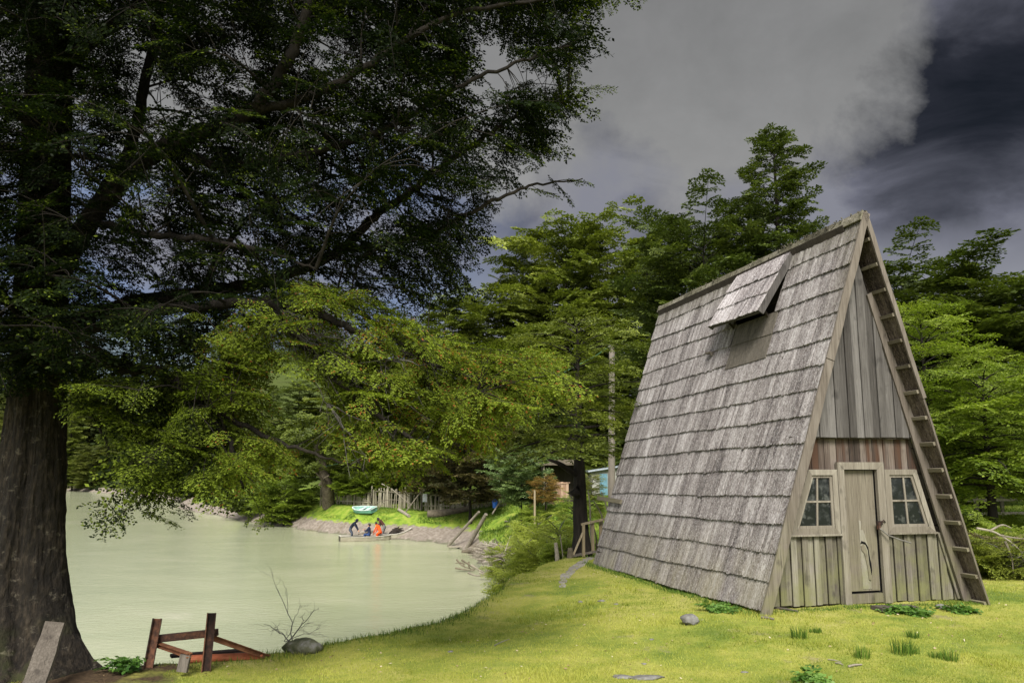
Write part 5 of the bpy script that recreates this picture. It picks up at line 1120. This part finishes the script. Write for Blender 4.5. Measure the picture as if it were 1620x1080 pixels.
# ------------------------------------------------------------------ fence on the far bank
def fence(x0, y0, x1, y1, h, lab, seed, rails=True, mat='fence', nposts=5, lean=.06):
    rs_ = random.Random(seed); L_ = math.hypot(x1-x0, y1-y0); root = empty('picket_fence', (x0, y0, gz(x0, y0)), lab, 'fence'); b = MB(); n = int(L_/.13); dxx, dyy = (x1-x0)/L_, (y1-y0)/L_
    for i in range(n):
        if rs_.random() < .05: continue
        s_ = i*.13; x = x0+dxx*s_; y = y0+dyy*s_; z = gz(x, y); hh = h*rs_.uniform(.86, 1.08); t_ = rs_.gauss(0, lean)
        a_ = np.array([x, y, z-.05]); c_ = a_+np.array([dxx*t_*hh, dyy*t_*hh+rs_.gauss(0, .02), hh]); b.beam(a_, c_, .10*rs_.uniform(.7, 1.1), .022, (dyy, -dxx, 0), rs_.random())
    childw('picket_panel', b, M[mat], root)
    for zz in ((.28, .85) if rails else (.85,)):
        b = MB(); P0 = np.array([x0, y0-.05, gz(x0, y0)+h*zz]); P1 = np.array([x1, y1-.05, gz(x1, y1)+h*zz]); b.beam(P0, P1, .035, .08, (0, 0, 1)); childw('rail', b, M[mat], root)
    for k in range(nposts):
        f = k/(nposts-1); x = x0+(x1-x0)*f; y = y0+(y1-y0)*f-.09; z = gz(x, y); b = MB(); b.beam((x, y, z-.1), (x+rs_.gauss(0, .04), y, z+h*1.12), .10, .08, (0, 1, 0)); childw('post', b, M[mat], root)
def fx(px, Y_): return at(px, 780, Y_)[0]
fence(fx(508, 65), 65, fx(588, 62.6), 62.6, 1.25, 'broken shaded picket fence beside the leaning trunk', 1, nposts=4, lean=.1)
fence(fx(588, 62.6), 62.6, fx(668, 60), 60, 1.45, 'dark picket fence behind the green rowboat', 2, rails=False, nposts=4)
fence(fx(668, 60), 60, fx(735, 58.6), 58.6, 1.35, 'sunlit picket fence with a paper notice, middle of the far bank', 3, nposts=4)
fence(fx(735, 58.6), 58.6, fx(800, 57.5), 57.5, 1.25, 'picket fence section under the brown leaved tree', 4, nposts=4)
b = MB(); q = W(672, 787, 59.3); b.box(q, (.32, .02, .6)); single('paper_notice', b, plain('paper', (.5, .52, .54), .9), q, 'pale sheet of paper fixed to the sunlit picket fence', 'paper')
q = gp_(673, 817); Yq = q[1]
b = MB(); _q = gp_(676, 818); P = cr([_q, _q+[1.5, .3, 0], _q+[2.9, .8, 0]], 8); rd = np.array([.27, .29, .28, .27, .26, .24, .22, .16])
for v in P: v[2] = gz(v[0], v[1])+.22
b.tube(P, rd, 14); single('log', b, M['log'], P[0], 'thick fallen log lying on the grass in front of the picket fence', 'log')
# leaning T pole and its foot log
b = MB(); a_ = gp_(640, 812); b.tube([a_, W(666, 777, 58.4)], [.045, .035], 7); single('leaning_pole', b, M['drift'], a_, 'thin pale pole leaning against the picket fence', 'pole')
a_ = gp_(631, 808); c_ = gp_(647, 819); a_[2] += .1; c_[2] += .1; b = MB(); b.tube([a_, c_], [.12, .11], 10); single('log', b, M['drift'], a_, 'short log lying on the grass at the foot of the pale pole', 'log')
# fallen bare branches by the fence
b = MB()
for P in ([(588, 803), (600, 793), (622, 790), (640, 793), (652, 799)], [(604, 765), (618, 772), (634, 785), (650, 797)], [(590, 800), (583, 793), (575, 790)], [(598, 806), (604, 797), (612, 792)]):
    q3 = [W(x_, y_, 60.2-i*.25) for i, (x_, y_) in enumerate(P)]; b.tube(cr(q3, 10), np.linspace(.04, .018, 10), 6)
single('fallen_branch', b, M['drift'], gp_(600, 803), 'bare forked fallen branch lying against the dark fence', 'branch')
# leaning trunk on the far bank
q = W(520, 792, 64); q[2] = gz(q[0], q[1]); b = MB(); P = [q, W(517, 765, 63), W(509, 735, 63.2), W(500, 700, 63.5)]; b.tube(cr(P, 10), np.linspace(.5, .28, 10), 10, cap=False); b.tube(cr([W(516, 768, 62.6), W(509, 757, 62), W(500, 748, 61.6)], 6), np.linspace(.13, .05, 6), 7)
b.tube(cr([W(505, 768, 62.3), W(512, 757, 62.4), W(520, 752, 62)], 6), np.linspace(.1, .04, 6), 7)
rt = empty('leaning_tree', q, 'old tree with a thick leaning trunk and pale broken limbs behind the far beach', 'tree'); childw('trunk', b, M['log'], rt, True)
sp_ = []; rs = np.random.default_rng(9)
for k in range(170): sp_.append((W(rs.uniform(455, 560), rs.uniform(650, 745), 63.5+rs.normal(0, 1.6))-q, np.array([rs.normal(), rs.normal(), -.2]), rs.uniform(.9, 1.5), .35+rs.normal(0, .12)))
obj('crown', build_crown('crown', M['lf_olive'], sp_, TPL_FAR, rs), rt)
# two logs leaning on the bank, driftwood
for p0, Y0, p1, Y1, r_, lab in (((709, 863), 49.5, (758, 809), 47.5, .085, 'left of the two pale logs leaning from the water up the bank'), ((738, 868), 47.8, (769, 813), 46, .12, 'right, thicker of the two pale logs leaning from the water up the bank')):
    b = MB(); a_ = W(*p0, Y0); b.tube([a_, (a_+W(*p1, Y1))/2, W(*p1, Y1)], [r_*1.05, r_, r_*.85], 10); single('leaning_log', b, M['drift'], a_, lab, 'log')
b = MB(); b.tube(cr([W(732, 873, 46.5), W(745, 872, 46), W(757, 877, 44.5)], 6), .12, 8); single('driftwood_log', b, M['log'], W(732, 873, 46.5), 'short dark log at the waterline below the leaning logs', 'log')
b = MB(); b.box(W(727, 864, 48.5), (1.3, .3, .06)); single('floating_board', b, M['drift'], W(727, 864, 48.5), 'pale board lying in the shallows at the foot of the leaning logs', 'board')
b = MB(); b.box(W(784, 798, 54), (.3, .3, .42)); b.V = [tuple(np.array(v)) for v in b.V]
bk_ = W(783, 803, 53.5); b = MB(); b.tube([bk_, bk_+[0, 0, .38]], [.14, .18], 14); b.tube(cr([bk_+[-.18, 0, .38], bk_+[0, -.02, .56], bk_+[.18, 0, .38]], 8), .01, 4); single('bucket', b, plain('blue_plastic', (.02, .12, .5), .4), bk_, 'blue bucket by the right end of the picket fence', 'bucket')
b = MB(); b.tube([W(779, 812, 52), W(793, 790, 54)], .05, 6); single('leaning_stick', b, M['drift'], W(779, 812, 52), 'grey stick leaning beside the blue bucket', 'stick')
dr_ = np.random.default_rng(4)
b = MB()   # driftwood heap on the slope
for k in range(150):
    px, py = dr_.uniform(752, 800), dr_.uniform(862, 885); Y_ = 44-(px-752)*.28-(py-862)*.18; q = W(px, py, Y_); q[2] = max(q[2], gz(q[0], q[1])+.05); d = dr_.normal(0, 1, 3); d[2] *= .25; d /= np.linalg.norm(d); L_ = dr_.uniform(.3, 1.3)
    b.tube([q-d*L_/2, q+dr_.normal(0, .03, 3), q+d*L_/2], [.02, .03, .012], 5)
o_ = single('driftwood_heap', b, M['drift'], W(775, 872, 41), 'tangled heap of pale driftwood sticks washed onto the bank', 'driftwood'); o_['kind'] = 'stuff'
for lab, segs, Yd in (('dark branching driftwood sticking out of the water near the bank', [((722, 884), (752, 901)), ((720, 898), (750, 902)), ((730, 885), (752, 900)), ((742, 888), (744, 900)), ((735, 893), (720, 890))], 38.2), ('pale bent branch in the shallows between the driftwood and the lawn', [((745, 893), (778, 912)), ((770, 900), (776, 907)), ((758, 905), (790, 913))], 35.5), ('small bare sticks standing in the shallows nearest the lawn edge', [((782, 912), (782, 898)), ((740, 905), (768, 910)), ((774, 903), (772, 897))], 33.5)):
    b = MB()
    for p0, p1 in segs:
        a_, c_ = W(*p0, Yd), W(*p1, Yd); b.tube(cr([a_, (a_+c_)/2+dr_.normal(0, .06, 3), c_], 6), np.linspace(.05, .02, 6), 6)
    single('driftwood', b, M['log'] if 'dark' in lab else M['drift'], W(*segs[0][0], Yd), lab, 'driftwood')
b = MB(); P = cr([gp_(775, 895), gp_(800, 880), gp_(812, 866)], 8)+[0, 0, .06]; b.tube(P, np.linspace(.1, .04, 8), 7); single('driftwood', b, M['drift'], P[0], 'pale crooked limb lying on the bare bank right of the shallows', 'driftwood')
b = MB(); q = gp_(828, 838)
for k in range(26): px = dr_.uniform(800, 835); py = dr_.uniform(825, 850); Y_ = yat(px, py); q = W(px, py, Y_); d = dr_.normal(0, 1, 3); d[2] *= .3; L_ = dr_.uniform(.2, .8); b.tube([q, q+d/np.linalg.norm(d)*L_+[0, 0, .1]], [.02, .008], 5)
single('brushwood', b, M['twig'], q, 'scattered brushwood on the green hump of the bank', 'brushwood')
# stones along the far beach
bs_ = MB()
# ------------------------------------------------------------------ boats
def boat(name, base, yaw, L_, bw, dp, mat_out, mat_in, label, sections, seats=(), rim=None, transom=.8):
    """open hull lofted from stations: (t, half width, keel height, gunwale height)"""
    root = empty(name, base, label, 'boat', None, yaw); ns = len(sections); V = []; k = 9; b = MB(); bi = MB()
    def sec(s, inset_=0.):
        t_, hw_, kz, gz_ = s; o_ = []
        for i in range(k):
            f = -1+2*i/(k-1); a2 = abs(f); x = t_*L_
            wz = min(1, a2*1.55)**.9; o_.append((x, np.sign(f)*max(.0, hw_*bw*(min(1, a2*1.7)**.8*.84+.16*a2)-inset_*(a2 > 0)), kz*dp+inset_+(gz_-kz)*dp*max(0, (a2-.5)/.5)**1.05-(inset_ if a2 == 1 else 0)))
        return o_
    for inset_, bb in ((0, b), (.035, bi)):
        Vs = [p_ for s in sections for p_ in sec(s, inset_)]; Fc = [(i*k+j, i*k+j+1, (i+1)*k+j+1, (i+1)*k+j) for i in range(ns-1) for j in range(k-1)]
        Fc += [tuple(range(k)), tuple(range((ns-1)*k, ns*k))[::-1]]; bb.add(Vs, Fc)
    b.build('hull', mat_out, root); bi.build('inner_lining', mat_in, root)
    for sd_s in (0, k-1):
        b = MB(); P = [np.array(sec(s)[sd_s])+[0, 0, .012] for s in sections]
        for i in range(ns-1): b.beam(P[i], P[i+1], .07, .035, (0, 0, 1), .5)
        b.build('gunwale', rim or mat_in, root)
    for t_, wz in seats:
        b = MB(); hw_ = np.interp(t_, [s[0] for s in sections], [s[1] for s in sections])*bw; b.box((t_*L_, 0, dp*wz), (.22, hw_*1.9, .03)); b.build('seat', rim or mat_in, root)
    b = MB(); s = sections[0]; P = sec(s); b.beam(np.array(P[0])+[0, 0, .01], np.array(P[-1])+[0, 0, .01], .05, .05, (0, 0, 1)); b.build('transom_rail', rim or mat_in, root)
    return root
M['boatw'] = wood('boat_wood', (.16, .14, .1), (.29, .27, .2), (.4, .38, .3), 'x', .3); M['boatin'] = wood('boat_inside', (.05, .045, .035), (.1, .09, .07), (.16, .145, .12), 'x', .3); M['boatrim'] = wood('boat_rim', (.3, .28, .23), (.42, .4, .34), (.52, .5, .44), 'x', .2)
YB = 53.0; q0 = W(537, 856, YB); q1 = W(612, 851, YB+1.1); d = q1-q0; yw = math.atan2(d[1], d[0]); LB = math.hypot(d[0], d[1])
SEC = [(0, .72, .06, .98), (.12, .82, 0, .93), (.3, .95, -.02, .88), (.5, 1., -.02, .84), (.7, .88, 0, .84), (.85, .6, .05, .86), (.95, .3, .2, .88), (1.0, .06, .5, .9)]
wb = boat('wooden_boat', (q0[0], q0[1], -.14), yw, LB+.25, .62, .50, M['boatw'], M['boatin'], 'long grey wooden boat in the shallows with people aboard', SEC, ((.3, .55), (.55, .55), (.78, .6)), M['boatrim'])
q2 = W(598, 850, 54.4); wb2 = boat('wooden_boat', (q2[0], q2[1], -.06), .35, 2.3, .5, .5, M['boatw'], M['boatin'], 'smaller pale wooden boat drawn onto the beach, its raised bow beside a stump', [(0, .7, .05, .8), (.2, .9, 0, .78), (.5, 1, 0, .82), (.75, .7, .15, 1.05), (.92, .35, .5, 1.35), (1., .08, .8, 1.55)], ((.4, .5),), M['boatrim'])
M['teal'] = plain('boat_green', (.13, .33, .25), .35, .5); M['tealin'] = plain('boat_green_in', (.2, .36, .31), .5); M['rimw'] = plain('boat_rim_white', (.5, .6, .55), .4)
q3 = gp_(592, 812); q3[2] += .02
gb = boat('rowboat', q3, PI-.5, 1.95, .54, .32, M['teal'], M['tealin'], 'small green rowboat with white rim pulled up on the far grass', [(0, .75, .05, .92), (.2, .92, 0, .86), (.45, 1, 0, .84), (.7, .85, .03, .9), (.88, .5, .12, 1.), (1., .06, .45, 1.12)], ((.3, .65), (.58, .65)), M['rimw'])
gb.rotation_euler = (-.24, 0, PI-.5)
b = MB(); a_ = W(594, 807, 57.2); a_[2] = gz(a_[0], a_[1])+.12; c_ = W(604, 808, 57.0); c_[2] = a_[2]-.05; b.tube([a_, c_], .03, 6); b.beam(c_-(c_-a_)*.25, c_+(c_-a_)*.15, .14, .03, (0, 0, 1)); single('oar', b, M['drift'], a_, 'pale oar lying on the grass beside the green rowboat', 'oar')
# stump at the bow of the small boat
b = MB(); sp0 = W(620, 851, 54.9); sp0[2] = gz(sp0[0], sp0[1])-.05
b.tube(cr([sp0, sp0+[.2, 0, .28], sp0+[.45, 0, .5]], 6), [.3, .28, .25, .2, .17, .12], 9)
for k in range(6): th = k*.75-.9; e = sp0+[.4+.42*math.cos(th), .1*math.sin(th*2), .40+.26*math.sin(th)*dr_.uniform(.4, 1)]; b.tube([sp0+[.3, 0, .35], (sp0+[.3, 0, .35]+e)/2+dr_.normal(0, .04, 3), e], [.09, .06, .02], 6)
single('stump', b, M['bark_dark'], sp0, 'dark uprooted stump lying on the beach by the raised boat bow', 'stump')
b = MB()
for k in range(12): q = W(dr_.uniform(566, 582), dr_.uniform(840, 845), 55.2); b.tube([q, q+[dr_.uniform(.2, .6), dr_.normal(0, .1), dr_.uniform(-.02, .12)]], [.05, .03], 6)
single('driftwood', b, M['log'], W(570, 845, 55.2), 'low driftwood on the beach behind the long boat', 'driftwood')
# ------------------------------------------------------------------ people in the boats
def person(loc, yaw, J, E, Rd, regions, label, hair_c, hr=.115):
    """J joints (m, feet at z=0), E bones, Rd radii; regions: list of (material, test(centre)) for the clothes"""
    names = list(J); me = bpy.data.meshes.new('body'); V = [J[n] for n in names]; ix = {n: i for i, n in enumerate(names)}
    me.from_pydata(V, [(ix[a], ix[b_]) for a, b_ in E], []); tmp = obj('tmp_body', me)
    md = tmp.modifiers.new('s', 'SKIN'); md.use_smooth_shade = True; sv = me.skin_vertices[0].data
    for n in names: r_ = Rd.get(n, .05); sv[ix[n]].radius = (r_ if not isinstance(r_, tuple) else r_[0], r_ if not isinstance(r_, tuple) else r_[1])
    sv[ix['hip']].use_root = True; sb_ = tmp.modifiers.new('u', 'SUBSURF'); sb_.levels = sb_.render_levels = 2
    dg = bpy.context.evaluated_depsgraph_get(); ev = tmp.evaluated_get(dg); m2 = bpy.data.meshes.new_from_object(ev); bpy.data.objects.remove(tmp)
    m2.name = 'body'; m2.materials.clear()
    for mt, _ in regions: m2.materials.append(mt)
    for pl in m2.polygons:
        c = pl.center
        for i, (mt, ts) in enumerate(regions):
            if ts(c): pl.material_index = i; break
        pl.use_smooth = True
    root = empty('person', loc, label, 'person', None, yaw); obj('body', m2, root)
    hd = Vector(J['head']); hb = bmesh.new(); bmesh.ops.create_uvsphere(hb, u_segments=14, v_segments=10, radius=hr)
    for v in list(hb.verts):
        v.co.x *= 1.02; v.co.y *= .92
        if v.co.x > .035 and v.co.z < .05: v.co *= .72
        v.co = v.co*(1+.03*math.sin(v.co.x*90+v.co.z*70)); v.co += hd+Vector((-.018, 0, .022))
    hm = bpy.data.meshes.new('hair'); hb.to_mesh(hm); hb.free(); hm.materials.append(hair_c); obj('hair', hm, root); return root
SK = plain('skin', (.36, .2, .13), .6); HR = plain('hair_dark', (.012, .01, .009), .6)
CL = lambda n, c: plain(n, c, .85, .2)
navy, navy2, org, brn, gry, blu = CL('cloth_navy', (.012, .016, .03)), CL('cloth_dark_blue', (.015, .022, .05)), CL('cloth_orange', (.75, .09, .015)), CL('cloth_brown', (.06, .025, .018)), CL('cloth_grey', (.12, .12, .12)), CL('cloth_blue', (.03, .09, .3))
def figure(hip, chest, neck, head, kneeL, footL, kneeR, footR, elL, haL, elR, haR, s=1.):
    J = dict(hip=hip, belly=tuple((np.array(hip)*.55+np.array(chest)*.45)), chest=chest, neck=neck, head=head, crown=tuple(np.array(head)+(np.array(head)-np.array(neck))*.35), nose=tuple(np.array(head)+np.array([.075, 0, -.01])))
    E = [('hip', 'belly'), ('belly', 'chest'), ('chest', 'neck'), ('neck', 'head'), ('head', 'crown')]
    Rd = dict(hip=(.15, .12), belly=(.14, .11), chest=(.165, .12), neck=.055, head=(.09, .10), crown=.06, nose=.02); E.append(('head', 'nose'))
    ch = np.array(chest); hp = np.array(hip)
    for sd_s, kn, ft_, el_, ha in ((1, kneeL, footL, elL, haL), (-1, kneeR, footR, elR, haR)):
        n = 'L' if sd_s > 0 else 'R'; J['sh'+n] = tuple(ch+[0, .17*sd_s*s, .03]); J['el'+n] = el_; J['ha'+n] = ha; J['th'+n] = tuple(hp+[0, .09*sd_s, -.05]); J['kn'+n] = kn; J['an'+n] = ft_; J['to'+n] = tuple(np.array(ft_)+[.17, 0, -.03])
        d = np.array(ha)-np.array(el_); d /= np.linalg.norm(d); pm = np.array(ha)+d*.06; J['pm'+n] = tuple(pm)
        E += [('chest', 'sh'+n), ('sh'+n, 'el'+n), ('el'+n, 'ha'+n), ('ha'+n, 'pm'+n), ('hip', 'th'+n), ('th'+n, 'kn'+n), ('kn'+n, 'an'+n), ('an'+n, 'to'+n)]
        Rd.update({'sh'+n: .07, 'el'+n: .048, 'ha'+n: .03, 'pm'+n: (.036, .02), 'th'+n: .09, 'kn'+n: .062, 'an'+n: .042, 'to'+n: .032})
        y = np.cross(d, [0, 0, 1.]); y /= np.linalg.norm(y)
        for f in range(4): k1 = f'f{f}a{n}'; k2 = f'f{f}b{n}'; b0_ = pm+y*(.024*(f-1.5)); J[k1] = tuple(b0_+d*.045); J[k2] = tuple(b0_+d*(.075+.008*(f in (1, 2)))+np.array([0, 0, -.02])); E += [('pm'+n, k1), (k1, k2)]; Rd[k1] = .009; Rd[k2] = .008
        J['tm'+n] = tuple(np.array(ha)+d*.04+y*.05*sd_s+[0, 0, -.015]); E.append(('ha'+n, 'tm'+n)); Rd['tm'+n] = .01
    return J, E, Rd
def near(p, r_): p = Vector(p); return lambda c: (c-p).length < r_
def clothes(J, top, legs, skin=SK, handr=.075):
    hz_ = Vector(J['hip']); nk = Vector(J['neck']); hd = Vector(J['head'])
    def leg(c): return min((c-Vector(J[k])).length for k in ('knL', 'knR', 'anL', 'anR', 'thL', 'thR', 'toL', 'toR')) < min((c-Vector(J[k])).length for k in ('belly', 'chest', 'elL', 'elR', 'shL', 'shR', 'haL', 'haR'))-.02
    return [(skin, lambda c: (c-hd).length < (hd-nk).length*.92 or min((c-Vector(J['pmL'])).length, (c-Vector(J['pmR'])).length) < handr or (c-nk).length < .05), (legs, leg), (top, lambda c: True)]
def wbp(px, Yo, z): q = W(px, 850, Yo); return (q[0], q[1], z)
# bending person in the stern, dark hooded jacket
J, E, Rd = figure((-.08, 0, .72), (.18, 0, 1.06), (.30, 0, 1.16), (.40, 0, 1.22), (.08, .12, .42), (0, .13, .07), (.1, -.12, .42), (-.02, -.13, .07), (.34, .2, .86), (.46, .16, .62), (.36, -.2, .86), (.48, -.14, .62))
person(wbp(555, 53.15, .08), .0, J, E, Rd, clothes(J, navy, CL('cloth_greyblue', (.05, .06, .08))), 'person in dark navy hooded jacket bending over at the left end of the long boat', CL('hood_navy', (.01, .012, .022)), .125)
# seated child
J, E, Rd = figure((0, 0, .40), (.02, 0, .74), (.02, 0, .86), (.03, 0, .98), (.3, .1, .42), (.34, .1, .08), (.3, -.1, .42), (.34, -.1, .08), (.16, .2, .58), (.32, .12, .66), (.16, -.2, .58), (.32, -.08, .68))
person(wbp(584, 53.4, .03), PI-.2, J, E, Rd, clothes(J, navy2, CL('cloth_dull_blue', (.03, .06, .16))), 'small person in a dark blue jacket seated mid boat with hands raised', HR, .105)
# person in orange, leaning
J, E, Rd = figure((-.12, 0, .56), (.08, 0, .86), (.16, 0, .96), (.23, 0, 1.04), (.12, .12, .36), (0, .13, .07), (.12, -.12, .36), (0, -.13, .07), (.2, .2, .66), (.3, .14, .46), (.2, -.2, .66), (.3, -.12, .46))
person(wbp(599, 53.7, .04), PI-.25, J, E, Rd, clothes(J, org, org), 'person in a bright orange rain suit leaning forward in the long boat', HR, .105)
# bending adult in brown beside the bow
J, E, Rd = figure((-.10, 0, .82), (.2, 0, 1.14), (.3, 0, 1.22), (.40, 0, 1.26), (.0, .12, .46), (-.06, .13, .07), (.02, -.12, .46), (-.02, -.13, .07), (.22, .3, .95), (.2, .42, .78), (.26, -.2, .92), (.36, -.2, .7))
person(wbp(606, 54.5, .04), PI-.15, J, E, Rd, clothes(J, brn, gry), 'person in brown jacket and grey trousers bending behind the one in orange', HR, .115)
# ------------------------------------------------------------------ right hand side: field fence, bushes
fr_ = empty('rail_fence', (*W(1575, 760, 27)[:2], gz(W(1575, 760, 27)[0], 27)), 'low grey rail fence across the field at the right edge', 'fence')
for px in (1545, 1585, 1630): b = MB(); x_ = W(px, 800, 27)[0]; b.beam((x_, 27, gz(x_, 27)-.1), (x_, 27, gz(x_, 27)+1.05), .1, .1, (0, 1, 0)); childw('post', b, M['fence'], fr_)
for hh in (.45, .9): b = MB(); xa, xb = W(1530, 800, 27)[0], W(1650, 800, 27)[0]; b.beam((xa, 26.93, gz(xa, 27)+hh), (xb, 26.93, gz(xb, 27)+hh+.04), .05, .09, (0, 0, 1)); childw('rail', b, M['fence'], fr_)
bush_tree(1590, 850, 14.6, .9, M['lf_olive'], 'scrubby bush at the right edge of the lawn behind the hut', 81, .05, TPL_FINE, 40, .5, 'bush', 'bush', tr=.02, up=.5)
bush_tree(1560, 862, 15.4, .6, M['lf_brown'], 'brownish twiggy bush between the hut and the scrubby bush', 82, .05, TPL_FINE, 34, .45, 'bush', 'bush', tr=.02, up=.5)
bush_tree(1625, 820, 16.5, 1.0, M['lf_bright'], 'bright leafy bush cut by the right edge above the lawn', 83, .1, TPL_FINE, 40, .55, 'bush', 'bush', tr=.02, up=.5)
bush_tree(1545, 805, 20, .8, M['lf_bright'], 'light green bush right behind the battens of the hut', 84, .1, TPL_MID, 30, .6, 'bush', 'bush', tr=.02, up=.5)
b = MB(); dd0 = W(1560, 850, 14.3)
for P in ([(1545, 835), (1575, 842), (1605, 862), (1622, 880)], [(1580, 846), (1602, 850), (1622, 852)], [(1590, 856), (1600, 880), (1603, 905)], [(1565, 840), (1585, 830), (1600, 835)]): b.tube(cr([W(x_, y_, 14.1) for x_, y_ in P], 10), np.linspace(.022, .008, 10), 6)
single('dead_branch', b, M['drift'], dd0, 'bare bent branch arching over the scrubby bush at the right edge', 'branch')
